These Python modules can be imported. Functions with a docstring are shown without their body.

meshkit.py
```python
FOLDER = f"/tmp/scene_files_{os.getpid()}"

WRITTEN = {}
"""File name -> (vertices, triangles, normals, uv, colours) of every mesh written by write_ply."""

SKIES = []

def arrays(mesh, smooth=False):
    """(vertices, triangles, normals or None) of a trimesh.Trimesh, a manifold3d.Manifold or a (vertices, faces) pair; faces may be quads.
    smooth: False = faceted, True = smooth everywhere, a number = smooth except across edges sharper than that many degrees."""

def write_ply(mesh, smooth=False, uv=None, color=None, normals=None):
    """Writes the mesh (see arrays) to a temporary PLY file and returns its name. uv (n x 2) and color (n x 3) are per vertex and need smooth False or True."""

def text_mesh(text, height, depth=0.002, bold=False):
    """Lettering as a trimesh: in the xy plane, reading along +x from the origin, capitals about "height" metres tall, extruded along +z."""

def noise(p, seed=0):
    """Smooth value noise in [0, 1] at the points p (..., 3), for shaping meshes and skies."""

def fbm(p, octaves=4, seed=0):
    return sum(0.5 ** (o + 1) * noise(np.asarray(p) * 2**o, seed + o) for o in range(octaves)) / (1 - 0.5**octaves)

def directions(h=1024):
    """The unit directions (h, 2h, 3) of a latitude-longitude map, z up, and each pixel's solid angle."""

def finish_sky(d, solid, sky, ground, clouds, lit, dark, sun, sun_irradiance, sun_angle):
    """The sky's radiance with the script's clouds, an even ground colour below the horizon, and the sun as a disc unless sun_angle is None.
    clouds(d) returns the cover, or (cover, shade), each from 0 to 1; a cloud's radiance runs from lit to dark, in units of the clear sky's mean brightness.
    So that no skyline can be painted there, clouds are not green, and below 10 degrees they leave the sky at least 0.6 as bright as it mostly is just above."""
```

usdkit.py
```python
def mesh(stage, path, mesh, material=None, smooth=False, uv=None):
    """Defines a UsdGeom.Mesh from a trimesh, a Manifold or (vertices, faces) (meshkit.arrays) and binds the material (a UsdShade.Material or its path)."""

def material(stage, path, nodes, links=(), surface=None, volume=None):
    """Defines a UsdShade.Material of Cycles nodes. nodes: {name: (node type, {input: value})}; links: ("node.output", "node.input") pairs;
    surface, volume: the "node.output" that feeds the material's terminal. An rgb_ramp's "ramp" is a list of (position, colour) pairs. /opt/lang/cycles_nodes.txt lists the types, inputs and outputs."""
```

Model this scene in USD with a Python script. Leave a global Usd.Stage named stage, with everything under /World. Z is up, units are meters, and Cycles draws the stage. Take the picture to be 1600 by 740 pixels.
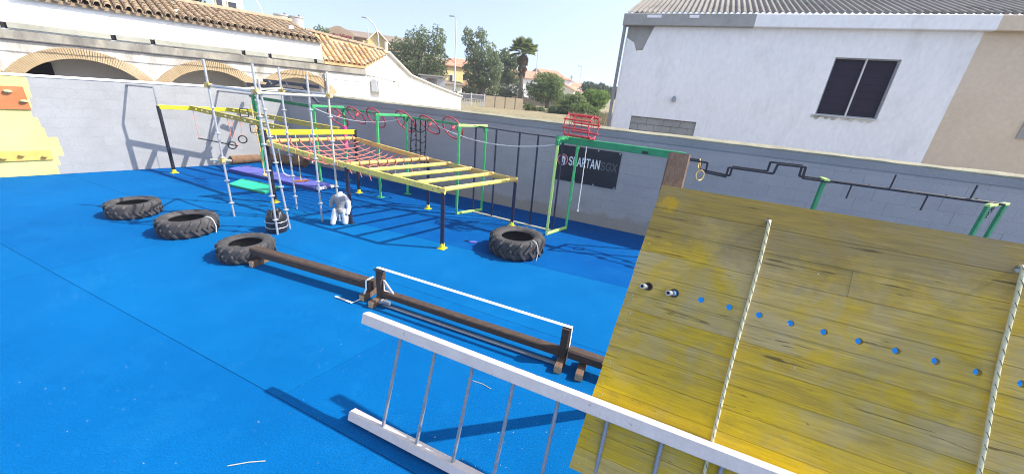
import math, random
import numpy as np, trimesh, usdkit, meshkit
from pxr import Usd, UsdGeom, UsdLux, UsdShade, Gf, Vt, Sdf
from shapely.geometry import Polygon, Point, LineString, box as sbox
from shapely.ops import split as shsplit
import manifold3d as m3

rng = np.random.default_rng(7)
random.seed(7)
stage = Usd.Stage.CreateInMemory()
UsdGeom.SetStageUpAxis(stage, UsdGeom.Tokens.z)
UsdGeom.SetStageMetersPerUnit(stage, 1.0)
UsdGeom.Xform.Define(stage, '/World')
stage.SetDefaultPrim(stage.GetPrimAtPath('/World'))
UsdGeom.Scope.Define(stage, '/World/Looks')

# ------------------------------------------------------------------ camera
EYE = 3.1
cam = UsdGeom.Camera.Define(stage, '/World/camera')
right = np.array([.995866, .032916, .084661]); down = np.array([.090835, -.360868, -.928183]); fwd = np.array([0, .932036, -.362366])
mtx = np.eye(4); mtx[0, :3] = right; mtx[1, :3] = -down; mtx[2, :3] = -fwd; mtx[3, :3] = [0, 0, EYE]
cam.AddTransformOp().Set(Gf.Matrix4d(*mtx.ravel().tolist()))
cam.CreateHorizontalApertureAttr(36.0); cam.CreateVerticalApertureAttr(36.0 * 473 / 1024)
cam.CreateFocalLengthAttr(573.84 * 36 / 1600); cam.CreateClippingRangeAttr(Gf.Vec2f(0.05, 2000))
cam.CreateExposureAttr(1.15)

# ------------------------------------------------------------------ sky and sun
SUN_AZ, SUN_EL = math.radians(2.0), math.radians(43.5)
SUN = np.array([math.cos(SUN_AZ) * math.cos(SUN_EL), math.sin(SUN_AZ) * math.cos(SUN_EL), math.sin(SUN_EL)])
usdkit.material(stage, '/World/Looks/sky_look', {
    'sky': ('sky_texture', {'sky_type': 'single_scattering', 'sun_disc': False, 'sun_elevation': SUN_EL, 'sun_rotation': math.atan2(SUN[0], SUN[1]), 'altitude': 20.0, 'air_density': 1.0, 'aerosol_density': 1.3, 'ozone_density': 1.0}), 'pale': ('hsv', {'saturation': 0.70}),
    'tc': ('texture_coordinate', {}), 'lift': ('mapping', {'scale': (1, 1, .74), 'location': (0, 0, .26)}), 'bg': ('background_shader', {'strength': 0.15})}, [('tc.generated', 'lift.vector'), ('lift.vector', 'sky.vector'), ('sky.color', 'pale.color'), ('pale.color', 'bg.color')], surface='bg.background')
dome = UsdLux.DomeLight.Define(stage, '/World/sky')
dome.GetPrim().SetCustomDataByKey('kind', 'structure'); dome.GetPrim().SetCustomDataByKey('label', 'pale blue hazy summer sky')
UsdShade.MaterialBindingAPI.Apply(dome.GetPrim()).Bind(UsdShade.Material.Get(stage, '/World/Looks/sky_look'))
sun = UsdLux.DistantLight.Define(stage, '/World/sun')
sun.CreateIntensityAttr(0.90); sun.CreateAngleAttr(0.53); sun.CreateNormalizeAttr(True); sun.CreateColorAttr(Gf.Vec3f(1.0, .955, .87))
zc = SUN; xc = np.cross([0, 0, 1], zc); xc /= np.linalg.norm(xc); yc = np.cross(zc, xc)
ml = np.eye(4); ml[0, :3] = xc; ml[1, :3] = yc; ml[2, :3] = zc
sun.AddTransformOp().Set(Gf.Matrix4d(*ml.ravel().tolist()))

# ------------------------------------------------------------------ site axes: the right-hand wall and the left-hand wall
N2 = np.array([.387887, .921707]); E2 = np.array([.921707, -.387887]); D2 = 9.5256
N1 = np.array([-.741206, .671278]); E1 = np.array([.671278, .741206]); D1 = 15.7263
def S(s, d, z=0.0):                      # along the right wall, metres in front of it, height
    p = N2 * (D2 - d) + E2 * s; return np.array([p[0], p[1], z])
def W(s, d, z=0.0):                      # along the left wall, metres in front of it, height
    p = N1 * (D1 - d) + E1 * s; return np.array([p[0], p[1], z])
def Q(a, b, z=0.0):                      # metres along the left wall's outward normal, metres along the wall
    p = N1 * a + E1 * b; return np.array([p[0], p[1], z])
def A3(*p): return np.array(p, float)
Zv = A3(0, 0, 1)

# ------------------------------------------------------------------ mesh builder
def unit(v):
    v = np.asarray(v, float); return v / max(np.linalg.norm(v), 1e-12)
class MB:
    def __init__(self): self.v, self.f, self.n = [], [], 0
    def add(self, v, f):
        v = np.asarray(v, float); f = np.asarray(f, int)
        if f.shape[1] == 4: f = np.vstack([f[:, [0, 1, 2]], f[:, [0, 2, 3]]])
        self.v.append(v); self.f.append(f + self.n); self.n += len(v); return self
    def tm(self, m): return self.add(m.vertices, m.faces)
    def arrays(self): return np.vstack(self.v), np.vstack(self.f)
    def box(self, c, size, ax=None):     # centred box, ax = three axes
        ax = np.eye(3) if ax is None else np.asarray(ax, float)
        h = np.asarray(size, float) / 2
        sg = np.array([[i, j, k] for i in (-1, 1) for j in (-1, 1) for k in (-1, 1)], float)
        v = np.asarray(c, float) + (sg * h) @ ax
        f = [[0, 1, 3, 2], [4, 6, 7, 5], [0, 4, 5, 1], [2, 3, 7, 6], [0, 2, 6, 4], [1, 5, 7, 3]]
        if np.linalg.det(ax) < 0: f = [q[::-1] for q in f]
        return self.add(v, f)
    def prism(self, prof, p0, p1, up=Zv, end=None):  # closed 2-D profile (side, up) swept from p0 to p1
        p0, p1 = np.asarray(p0, float), np.asarray(p1, float)
        t = unit(p1 - p0); up = np.asarray(up, float)
        if abs(t @ unit(up)) > .98: up = A3(0, 1, 0) if abs(t[1]) < .9 else A3(1, 0, 0)
        sd = unit(np.cross(t, up)); u = np.cross(sd, t)
        prof = np.asarray(prof, float); k = len(prof)
        a = p0 + prof[:, :1] * sd + prof[:, 1:] * u; b = p1 + prof[:, :1] * sd + prof[:, 1:] * u
        v = np.vstack([a, b, [a.mean(0)], [b.mean(0)]]); f = []
        for i in range(k):
            j = (i + 1) % k
            f += [[i, k + i, k + j], [i, k + j, j], [2 * k, i, j], [2 * k + 1, k + j, k + i]]
        return self.add(v, f)
    def bar(self, p0, p1, w, h, up=Zv, ch=None):     # bevelled rectangular bar
        ch = min(w, h) * .12 if ch is None else ch
        x, y = w / 2, h / 2
        return self.prism([(-x + ch, -y), (x - ch, -y), (x, -y + ch), (x, y - ch), (x - ch, y), (-x + ch, y), (-x, y - ch), (-x, -y + ch)][::-1], p0, p1, up)
    def tube(self, pts, r, n=8, close=False):
        pts = np.asarray(pts, float); k = len(pts)
        r = np.full(k, r, float) if np.ndim(r) == 0 else np.asarray(r, float)
        tg = np.gradient(pts, axis=0) if not close else np.roll(pts, -1, 0) - np.roll(pts, 1, 0)
        tg /= np.maximum(np.linalg.norm(tg, axis=1, keepdims=True), 1e-9)
        ref = A3(0, 0, 1) if abs(tg[0][2]) < .9 else A3(1, 0, 0)
        u = unit(np.cross(tg[0], ref)); ring = []
        a = np.arange(n) / n * 2 * np.pi
        for i in range(k):
            u = unit(u - tg[i] * (u @ tg[i])); w = np.cross(tg[i], u)
            ring.append(pts[i] + r[i] * (np.cos(a)[:, None] * u + np.sin(a)[:, None] * w))
        v = np.vstack(ring); f = []
        for i in range(k if close else k - 1):
            i2 = (i + 1) % k
            for j in range(n):
                j2 = (j + 1) % n
                f.append([i * n + j, i2 * n + j, i2 * n + j2, ]); f.append([i * n + j, i2 * n + j2, i * n + j2])
        if not close:
            v = np.vstack([v, pts[:1], pts[-1:]])
            for j in range(n):
                j2 = (j + 1) % n
                f += [[k * n, j, j2], [k * n + 1, (k - 1) * n + j2, (k - 1) * n + j]]
        f = np.array(f)[:, ::-1]
        return self.add(v, f)
    def cyl(self, p0, p1, r, n=12): return self.tube([p0, p1], r, n)
    def ring(self, c, nrm, R, r, n=28, m=7):
        nrm = unit(nrm); ref = A3(0, 0, 1) if abs(nrm[2]) < .9 else A3(1, 0, 0)
        u = unit(np.cross(nrm, ref)); w = np.cross(nrm, u); a = np.arange(n) / n * 2 * np.pi
        return self.tube(np.asarray(c) + R * (np.cos(a)[:, None] * u + np.sin(a)[:, None] * w), r, m, True)
    def lathe(self, prof, n=32, close=False, c=(0, 0, 0)):
        prof = np.asarray(prof, float); k = len(prof); a = np.arange(n) / n * 2 * np.pi
        v = np.stack([np.stack([prof[:, 0] * math.cos(t), prof[:, 0] * math.sin(t), prof[:, 1]], 1) for t in a]).reshape(-1, 3) + np.asarray(c)
        f = []
        for i in range(n):
            i2 = (i + 1) % n
            for j in range(k if close else k - 1):
                j2 = (j + 1) % k
                f += [[i * k + j, i2 * k + j, i2 * k + j2], [i * k + j, i2 * k + j2, i * k + j2]]
        return self.add(v, f)
    def poly(self, pg, o, ax, ay, an, t):            # shapely polygon in the (ax, ay) plane at o, thickness t along an
        for g in getattr(pg, 'geoms', [pg]):
            m = trimesh.creation.extrude_polygon(g, t, engine='earcut')
            v = np.asarray(o) + m.vertices[:, :1] * ax + m.vertices[:, 1:2] * ay + m.vertices[:, 2:] * an
            f = m.faces if np.dot(np.cross(ax, ay), an) > 0 else m.faces[:, ::-1]
            self.add(v, f)
        return self

NAMES = {}
def numbered(parent, name):
    k = NAMES.get((parent, name), 0); NAMES[(parent, name)] = k + 1
    return f'{parent}/{name}' if k == 0 else f'{parent}/{name}_{k:03d}'
def setd(prim, **kw):
    for k, v in kw.items():
        if v: prim.SetCustomDataByKey(k, v)
class Thing:
    def __init__(self, name, label=None, cat=None, loc=(0, 0, 0), group=None, kind=None):
        self.path = numbered('/World', name); self.loc = np.asarray(loc, float)
        x = UsdGeom.Xform.Define(stage, self.path); x.AddTranslateOp().Set(Gf.Vec3d(*map(float, self.loc)))
        self.prim = x.GetPrim(); setd(self.prim, label=label, category=cat, group=group, kind=kind)
    def part(self, name, mb, mat, smooth=False, label=None, under=None, kind=None):
        path = numbered(under or self.path, name)
        v, f = mb.arrays() if isinstance(mb, MB) else mb
        usdkit.mesh(stage, path, (np.asarray(v) - self.loc, f), '/World/Looks/' + mat, smooth)
        setd(stage.GetPrimAtPath(path), label=label, kind=kind)
        return path
def one(name, mb, mat, label, cat, group=None, kind=None, smooth=False):
    path = numbered('/World', name); v, f = mb.arrays()
    usdkit.mesh(stage, path, (v, f), '/World/Looks/' + mat, smooth)
    setd(stage.GetPrimAtPath(path), label=label, category=cat, group=group, kind=kind)
    return path
def dup(src, label, group, loc, rotz=0.0, scale=1.0, mat4=None):
    base = src.path.rsplit('/', 1)[1]
    path = numbered('/World', base)
    x = UsdGeom.Xform.Define(stage, path)
    x.GetPrim().GetReferences().AddInternalReference(src.path); x.GetPrim().SetInstanceable(True)
    x.ClearXformOpOrder()
    if mat4 is not None: x.AddTransformOp().Set(Gf.Matrix4d(*np.asarray(mat4, float).ravel().tolist()))
    else:
        m = np.eye(4); c, s_ = math.cos(rotz), math.sin(rotz)
        m[:3, :3] = np.array([[c, s_, 0], [-s_, c, 0], [0, 0, 1]]) * scale; m[3, :3] = loc
        x.AddTransformOp().Set(Gf.Matrix4d(*m.ravel().tolist()))
    setd(x.GetPrim(), label=label, group=group, category=src.prim.GetCustomDataByKey('category'))
    return path

# ------------------------------------------------------------------ materials
def mat(name, c1, c2=None, scale=3.0, rough=.6, metal=0.0, bump=0.0, bscale=60.0, c3=None, c3lo=.62, c3hi=.7, c3scale=9.0, fine=.12, fscale=90.0, spec=.4, lo=.35, hi=.65, stretch=None, island=0.0, coat=0.0, trans=0.0):
    c2 = c1 if c2 is None else c2
    nd = {'g': ('geometry', {}), 'mp': ('mapping', {'scale': stretch or (1, 1, 1)}),
          'n': ('noise_texture', {'scale': scale, 'detail': 6.0, 'roughness': .6}),
          'r': ('rgb_ramp', {'ramp': [(lo, c1), (hi, c2)]}),
          'fn': ('noise_texture', {'scale': fscale, 'detail': 3.0, 'roughness': .6}),
          'fr': ('map_range', {'from_min': .3, 'from_max': .7, 'to_min': 1 - fine, 'to_max': 1 + fine}),
          'fm': ('mix_color', {'blend_type': 'multiply', 'fac': 1.0, 'use_clamp': False}),
          'p': ('principled_bsdf', {'roughness': rough, 'metallic': metal, 'specular_ior_level': spec, 'coat_weight': coat})}
    ln = [('g.position', 'mp.vector'), ('mp.vector', 'n.vector'), ('n.fac', 'r.fac'), ('mp.vector', 'fn.vector'), ('fn.fac', 'fr.value'), ('fr.result', 'fm.b')]
    src = 'r.color'
    if c3 is not None:
        nd['n3'] = ('noise_texture', {'scale': c3scale, 'detail': 5.0, 'roughness': .65}); nd['r3'] = ('map_range', {'from_min': c3lo, 'from_max': c3hi, 'to_min': 0.0, 'to_max': 1.0, 'clamp': True})
        nd['c3'] = ('color', {'value': c3}); nd['m3'] = ('mix_color', {})
        ln += [('mp.vector', 'n3.vector'), ('n3.fac', 'r3.value'), ('r3.result', 'm3.fac'), (src, 'm3.a'), ('c3.color', 'm3.b')]; src = 'm3.result'
    if island:
        nd['ir'] = ('map_range', {'from_min': 0.0, 'from_max': 1.0, 'to_min': 1 - island, 'to_max': 1 + island}); nd['im'] = ('mix_color', {'blend_type': 'multiply', 'fac': 1.0, 'use_clamp': False})
        ln += [('g.random_per_island', 'ir.value'), (src, 'im.a'), ('ir.result', 'im.b')]; src = 'im.result'
    ln += [(src, 'fm.a'), ('fm.result', 'p.base_color')]
    if bump:
        nd['bn'] = ('noise_texture', {'scale': bscale, 'detail': 4.0, 'roughness': .6}); nd['b'] = ('bump', {'strength': min(1.0, bump), 'distance': .01})
        ln += [('mp.vector', 'bn.vector'), ('bn.fac', 'b.height'), ('b.normal', 'p.normal')]
    surf = 'p.BSDF'
    if trans:
        nd['t'] = ('translucent_bsdf', {}); nd['mx'] = ('mix_closure', {'fac': trans})
        ln += [('fm.result', 't.color'), ('p.BSDF', 'mx.closure1'), ('t.BSDF', 'mx.closure2')]; surf = 'mx.closure'
    usdkit.material(stage, '/World/Looks/' + name, nd, ln, surface=surf)
# floor: blue bound rubber granules
def floor_mat(name, a, b):
    nd = {'g': ('geometry', {}),
          'n': ('noise_texture', {'scale': .42, 'detail': 9.0, 'roughness': .66}), 'r': ('rgb_ramp', {'ramp': [(.34, a), (.66, b)]}),
          'fn': ('noise_texture', {'scale': 75.0, 'detail': 4.0, 'roughness': .75}), 'fr': ('map_range', {'from_min': .3, 'from_max': .7, 'to_min': .62, 'to_max': 1.38}),
          'fm': ('mix_color', {'blend_type': 'multiply', 'fac': 1.0, 'use_clamp': False}),
          'dn': ('noise_texture', {'scale': 1.4, 'detail': 8.0, 'roughness': .75}), 'dr': ('map_range', {'from_min': .50, 'from_max': .78, 'to_min': 0.0, 'to_max': .3, 'clamp': True}),
          'dc': ('color', {'value': (.012, .16, .38)}), 'dm': ('mix_color', {}),
          'sp': ('voronoi_texture', {'scale': 16.0}), 'sr': ('map_range', {'from_min': .05, 'from_max': .035, 'to_min': 0.0, 'to_max': .45, 'clamp': True}),
          'sw': ('noise_texture', {'scale': 2.3, 'detail': 2.0}), 'sg': ('map_range', {'from_min': .52, 'from_max': .68, 'to_min': 0.0, 'to_max': 1.0, 'clamp': True}), 'sm': ('math', {'math_type': 'multiply'}),
          'sc': ('color', {'value': (.35, .5, .62)}), 'sx': ('mix_color', {}),
          'b': ('bump', {'strength': .55, 'distance': .004}), 'p': ('principled_bsdf', {'roughness': .95, 'specular_ior_level': .04})}
    ln = [('g.position', f'{k}.vector') for k in ('n', 'fn', 'dn', 'sp', 'sw')] + [('n.fac', 'r.fac'), ('dn.fac', 'dr.value'), ('dr.result', 'dm.fac'), ('r.color', 'dm.a'), ('dc.color', 'dm.b'), ('sp.distance', 'sr.value'), ('sw.fac', 'sg.value'), ('sr.result', 'sm.value1'), ('sg.result', 'sm.value2'), ('sm.value', 'sx.fac'), ('dm.result', 'sx.a'), ('sc.color', 'sx.b'), ('fn.fac', 'fr.value'), ('sx.result', 'fm.a'), ('fr.result', 'fm.b'), ('fm.result', 'p.base_color'), ('fn.fac', 'b.height'), ('b.normal', 'p.normal')]
    usdkit.material(stage, '/World/Looks/' + name, nd, ln, surface='p.BSDF')
floor_mat('rubber_blue', (.0003, .084, .265), (.0006, .108, .32))
floor_mat('rubber_blue_deep', (.0002, .064, .245), (.0004, .082, .285))
floor_mat('rubber_blue_pale', (.0005, .092, .275), (.0010, .116, .33))
mat('rubber_patch', (.004, .05, .12), (.005, .062, .15), fine=.3, fscale=150, rough=.8)
mat('soil', (.03, .03, .035), (.05, .05, .05), rough=.95)
mat('dry_ground', (.27, .22, .13), (.19, .17, .095), scale=.12, rough=.95, c3=(.12, .14, .06), c3scale=.2, fine=.3, fscale=4)
mat('wall_paint_light', (.325, .325, .328), (.365, .365, .368), scale=1.3, rough=.8, bump=.5, bscale=45, c3=(.31, .305, .31), c3scale=3.5, c3lo=.6, c3hi=.75, fine=.07, fscale=40)
mat('wall_paint_light_two', (.320, .320, .323), (.360, .360, .363), scale=1.6, rough=.8, bump=.5, bscale=45, c3=(.32, .31, .315), c3scale=5, fine=.07, fscale=40)
mat('wall_paint_yellow', (.70, .62, .21), (.76, .68, .26), scale=1.5, rough=.75, bump=.5, bscale=45, fine=.05, fscale=40)
mat('joint_light', (.33, .33, .333), (.31, .31, .313), rough=.9, bump=.4)
def wall_grey(name, a, b):                # grey paint, worn to bare tan block along the foot of the wall
    nd = {'g': ('geometry', {}), 'x': ('separate_xyz', {}), 'n': ('noise_texture', {'scale': .9, 'detail': 6.0}), 'r': ('rgb_ramp', {'ramp': [(.35, a), (.65, b)]}),
          'wn': ('noise_texture', {'scale': 2.2, 'detail': 7.0, 'roughness': .7}), 'wa': ('math', {'math_type': 'multiply', 'value2': .75}), 'ws': ('math', {'math_type': 'subtract'}), 'wr': ('map_range', {'from_min': 0.0, 'from_max': .10, 'to_min': 0.0, 'to_max': .75, 'clamp': True}),
          'tc': ('color', {'value': (.30, .26, .21)}), 'tm': ('mix_color', {}), 'fn': ('noise_texture', {'scale': 55.0, 'detail': 4.0}), 'fr': ('map_range', {'from_min': .3, 'from_max': .7, 'to_min': .92, 'to_max': 1.08}), 'fm': ('mix_color', {'blend_type': 'multiply', 'fac': 1.0, 'use_clamp': False}),
          'b': ('bump', {'strength': .5, 'distance': .01}), 'p': ('principled_bsdf', {'roughness': .82, 'specular_ior_level': .3})}
    ln = [('g.position', f'{k}.vector') for k in ('n', 'wn', 'fn', 'x')] + [('n.fac', 'r.fac'), ('wn.fac', 'wa.value1'), ('wa.value', 'ws.value1'), ('x.z', 'ws.value2'), ('ws.value', 'wr.value'), ('wr.result', 'tm.fac'), ('r.color', 'tm.a'), ('tc.color', 'tm.b'), ('fn.fac', 'fr.value'), ('tm.result', 'fm.a'), ('fr.result', 'fm.b'), ('fm.result', 'p.base_color'), ('fn.fac', 'b.height'), ('b.normal', 'p.normal')]
    usdkit.material(stage, '/World/Looks/' + name, nd, ln, surface='p.BSDF')
wall_grey('wall_grey_one', (.335, .318, .315), (.362, .345, .34))
wall_grey('wall_grey_two', (.325, .308, .307), (.352, .335, .33))
wall_grey('wall_grey_three', (.34, .324, .32), (.366, .35, .344))
wall_grey('bond_beam', (.235, .24, .245), (.27, .27, .275))
wall_grey('joint_grey', (.305, .288, .287), (.335, .318, .313))
mat('coping_white', (.72, .70, .66), (.78, .76, .74), scale=2, rough=.8, bump=.3, c3=(.5, .48, .42), c3scale=5)
mat('coping_mortar', (.24, .225, .165), (.33, .31, .225), scale=3, rough=.9, bump=.8, bscale=25, c3=(.30, .30, .22), c3scale=6, c3lo=.55, c3hi=.65)
mat('render_white', (.74, .73, .71), (.80, .79, .77), scale=.9, rough=.85, bump=.4, bscale=20, c3=(.50, .45, .36), c3scale=1.4, c3lo=.56, c3hi=.74)
mat('render_stained', (.56, .53, .48), (.68, .65, .60), scale=1.2, rough=.9, bump=.6, bscale=18, c3=(.26, .235, .20), c3scale=2.0, c3lo=.46, c3hi=.68, stretch=(1, 1, .35))
mat('concrete_dirty', (.17, .158, .14), (.34, .315, .27), scale=1.8, rough=.95, bump=.8, bscale=20, c3=(.40, .36, .29), c3scale=3, c3lo=.50, c3hi=.68, stretch=(1, 1, .4))
mat('concrete_lip', (.30, .29, .24), (.42, .41, .34), scale=1.5, rough=.9, bump=.6, bscale=20, c3=(.28, .27, .23), c3scale=4)
mat('porch_wall', (.74, .71, .70), (.80, .77, .75), scale=.8, rough=.9)
mat('dark_void', (.012, .011, .016), (.02, .018, .022), rough=.9)
mat('arch_brick', (.60, .43, .24), (.68, .52, .32), scale=5, rough=.85, island=.22, bump=.5, c3=(.45, .31, .19), c3scale=9)
mat('roof_tile', (.36, .25, .155), (.46, .35, .22), scale=2.5, rough=.9, bump=.6, bscale=30, c3=(.20, .15, .10), c3scale=6, c3lo=.55, c3hi=.68)
mat('roof_tile_two', (.42, .30, .19), (.34, .24, .17), scale=3, rough=.9, bump=.6, bscale=30, c3=(.22, .2, .13), c3scale=5, c3lo=.55, c3hi=.68)
mat('roof_tile_three', (.30, .21, .14), (.38, .29, .19), scale=3, rough=.9, bump=.6, bscale=30, c3=(.17, .14, .10), c3scale=5, c3lo=.52, c3hi=.66)
mat('roof_tile_orange', (.50, .30, .15), (.60, .40, .20), scale=3, rough=.9, bump=.5, c3=(.33, .2, .12), c3scale=6)
mat('roof_tile_cream', (.58, .42, .24), (.62, .48, .30), scale=3, rough=.9, bump=.5, c3=(.36, .24, .14), c3scale=6)
mat('shed_render', (.82, .785, .775), (.86, .825, .81), scale=.7, rough=.85, bump=.5, bscale=12, c3=(.70, .67, .655), c3scale=1.6, c3lo=.52, c3hi=.80, stretch=(1, 1, .45), fine=.05, fscale=12)
mat('shed_beige', (.60, .475, .345), (.65, .52, .39), scale=.8, rough=.9, bump=.4, bscale=15, c3=(.55, .42, .33), c3scale=1.0, fine=.05, fscale=12)
mat('shed_concrete', (.30, .285, .265), (.37, .355, .335), scale=2, rough=.95, bump=.7, bscale=20, c3=(.24, .23, .21), c3scale=4)
mat('shed_roof', (.17, .15, .135), (.22, .20, .18), scale=.8, rough=.9, c3=(.10, .09, .08), c3scale=2.5, c3lo=.55, c3hi=.7, stretch=(1, .4, 1))
mat('window_mesh', (.022, .015, .040), (.030, .021, .052), scale=2, rough=.45, fine=.3, fscale=60)
mat('screen_wire', (.03, .022, .05), (.04, .03, .062), rough=.8, spec=.1)
mat('frame_pale', (.62, .60, .58), (.68, .66, .64), rough=.6)
# obstacle course
mat('yellow_paint', (.66, .53, .10), (.72, .60, .16), scale=4, rough=.5, bump=.15, c3=(.34, .17, .07), c3scale=11, c3lo=.58, c3hi=.66)
mat('yellow_shaded', (.42, .34, .06), (.50, .40, .09), scale=4, rough=.5, bump=.15, c3=(.3, .2, .08), c3scale=7)  # yellow paint darkened: shade on the perforated beams is put into the colour
mat('yellow_bright', (.74, .66, .02), (.80, .72, .04), scale=3, rough=.45, bump=.1)
mat('yellow_rust', (.50, .30, .10), (.62, .46, .14), scale=6, rough=.7, bump=.3)
mat('navy_paint', (.012, .014, .04), (.02, .022, .055), scale=8, rough=.45, bump=.1)
mat('black_steel', (.014, .014, .022), (.022, .022, .03), scale=8, rough=.45, bump=.1)
mat('steel_dark', (.05, .052, .07), (.075, .078, .095), scale=6, rough=.6)
mat('green_shade', (.012, .11, .05), (.02, .15, .07), scale=5, rough=.6)  # green paint darkened to paint in the shade on the tie beam
mat('green_paint', (.05, .38, .12), (.08, .46, .17), scale=5, rough=.5, bump=.15, c3=(.03, .22, .09), c3scale=8, c3lo=.6, c3hi=.7)
mat('green_dark', (.02, .22, .09), (.03, .28, .12), scale=5, rough=.55, bump=.15, c3=(.02, .14, .06), c3scale=8)
mat('lime_paint', (.38, .60, .16), (.45, .66, .22), scale=5, rough=.5, bump=.15, c3=(.3, .3, .12), c3scale=8)
mat('red_paint', (.55, .045, .05), (.62, .07, .075), scale=6, rough=.45, bump=.1)
mat('wine_paint', (.33, .035, .055), (.40, .05, .07), scale=6, rough=.5, bump=.1)
mat('galvanised', (.46, .47, .50), (.56, .57, .60), scale=14, rough=.42, metal=.55, bump=.1, c3=(.34, .34, .36), c3scale=10)
mat('galvanised_worn', (.52, .50, .42), (.60, .58, .48), scale=9, rough=.5, metal=.4, bump=.15, c3=(.40, .32, .2), c3scale=9)
mat('brass_clamp', (.55, .40, .12), (.62, .48, .2), scale=9, rough=.5, metal=.3)
mat('rung_steel', (.27, .28, .30), (.34, .35, .37), scale=12, rough=.45, metal=.5)
mat('tyre_rubber', (.040, .038, .041), (.062, .058, .060), scale=5, rough=.75, bump=.5, bscale=50, c3=(.10, .092, .09), c3scale=4, c3lo=.5, c3hi=.72)
mat('timber_dark', (.050, .032, .024), (.085, .055, .042), scale=5, rough=.75, bump=.7, bscale=30, stretch=(2.0, 4.0, 14.0), c3=(.02, .014, .012), c3scale=6)
mat('timber_brown', (.13, .075, .05), (.19, .12, .085), scale=5, rough=.75, bump=.7, bscale=30, stretch=(8, 8, 1.5), c3=(.07, .045, .035), c3scale=6)
mat('timber_end', (.42, .28, .15), (.5, .35, .2), scale=12, rough=.8, bump=.4)
mat('log_bark', (.15, .085, .05), (.22, .13, .075), scale=8, rough=.9, bump=1.0, bscale=20, c3=(.05, .03, .02), c3scale=9)
mat('white_timber', (.57, .50, .46), (.63, .56, .52), scale=6, rough=.6, bump=.25, bscale=40, fine=.05, fscale=60, c3=(.36, .31, .28), c3scale=14, c3lo=.66, c3hi=.72)
mat('strap_white', (.70, .73, .68), (.76, .78, .73), scale=20, rough=.8)
mat('strap_dark', (.03, .05, .045), (.05, .07, .06), scale=20, rough=.8)
mat('rope_white', (.60, .55, .33), (.70, .66, .45), scale=30, rough=.9, bump=.5, bscale=200)
mat('rope_fleck', (.10, .11, .07), (.16, .16, .10), scale=30, rough=.9)
mat('rope_grey', (.55, .56, .56), (.65, .65, .64), scale=30, rough=.9)
mat('rope_coral', (.66, .20, .16), (.72, .27, .20), scale=12, rough=.9, bump=.4, bscale=150)
mat('rope_black', (.014, .014, .018), (.03, .03, .034), scale=20, rough=.9)
mat('ring_wood', (.62, .40, .16), (.68, .46, .2), scale=10, rough=.55)
mat('mat_purple', (.095, .10, .40), (.12, .125, .46), scale=2, rough=.5, bump=.15)
mat('mat_green', (.01, .46, .27), (.02, .52, .32), scale=2, rough=.5, bump=.15)
mat('mat_edge', (.03, .05, .20), (.04, .06, .24), rough=.6)
mat('vinyl_white', (.62, .63, .66), (.70, .71, .73), scale=6, rough=.5, bump=.3, bscale=12)
mat('vinyl_seam', (.10, .10, .11), rough=.8)
mat('vinyl_shaded', (.20, .205, .22), (.27, .275, .29), scale=5, rough=.5, bump=.3, bscale=12)  # dummy vinyl darkened, the shaded torso is painted into the colour
mat('tarp_black', (.012, .013, .018), (.022, .023, .03), scale=8, rough=.4, bump=.6, bscale=14)
mat('board_orange', (.44, .15, .05), (.50, .19, .075), scale=3, rough=.7, bump=.2)
mat('board_ochre', (.70, .42, .10), (.74, .47, .14), scale=3, rough=.7, bump=.2)
mat('hold_resin', (.55, .45, .22), (.6, .5, .28), scale=12, rough=.7, bump=.5)
mat('hold_ochre', (.46, .32, .08), (.52, .38, .12), scale=12, rough=.7, bump=.5)
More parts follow.
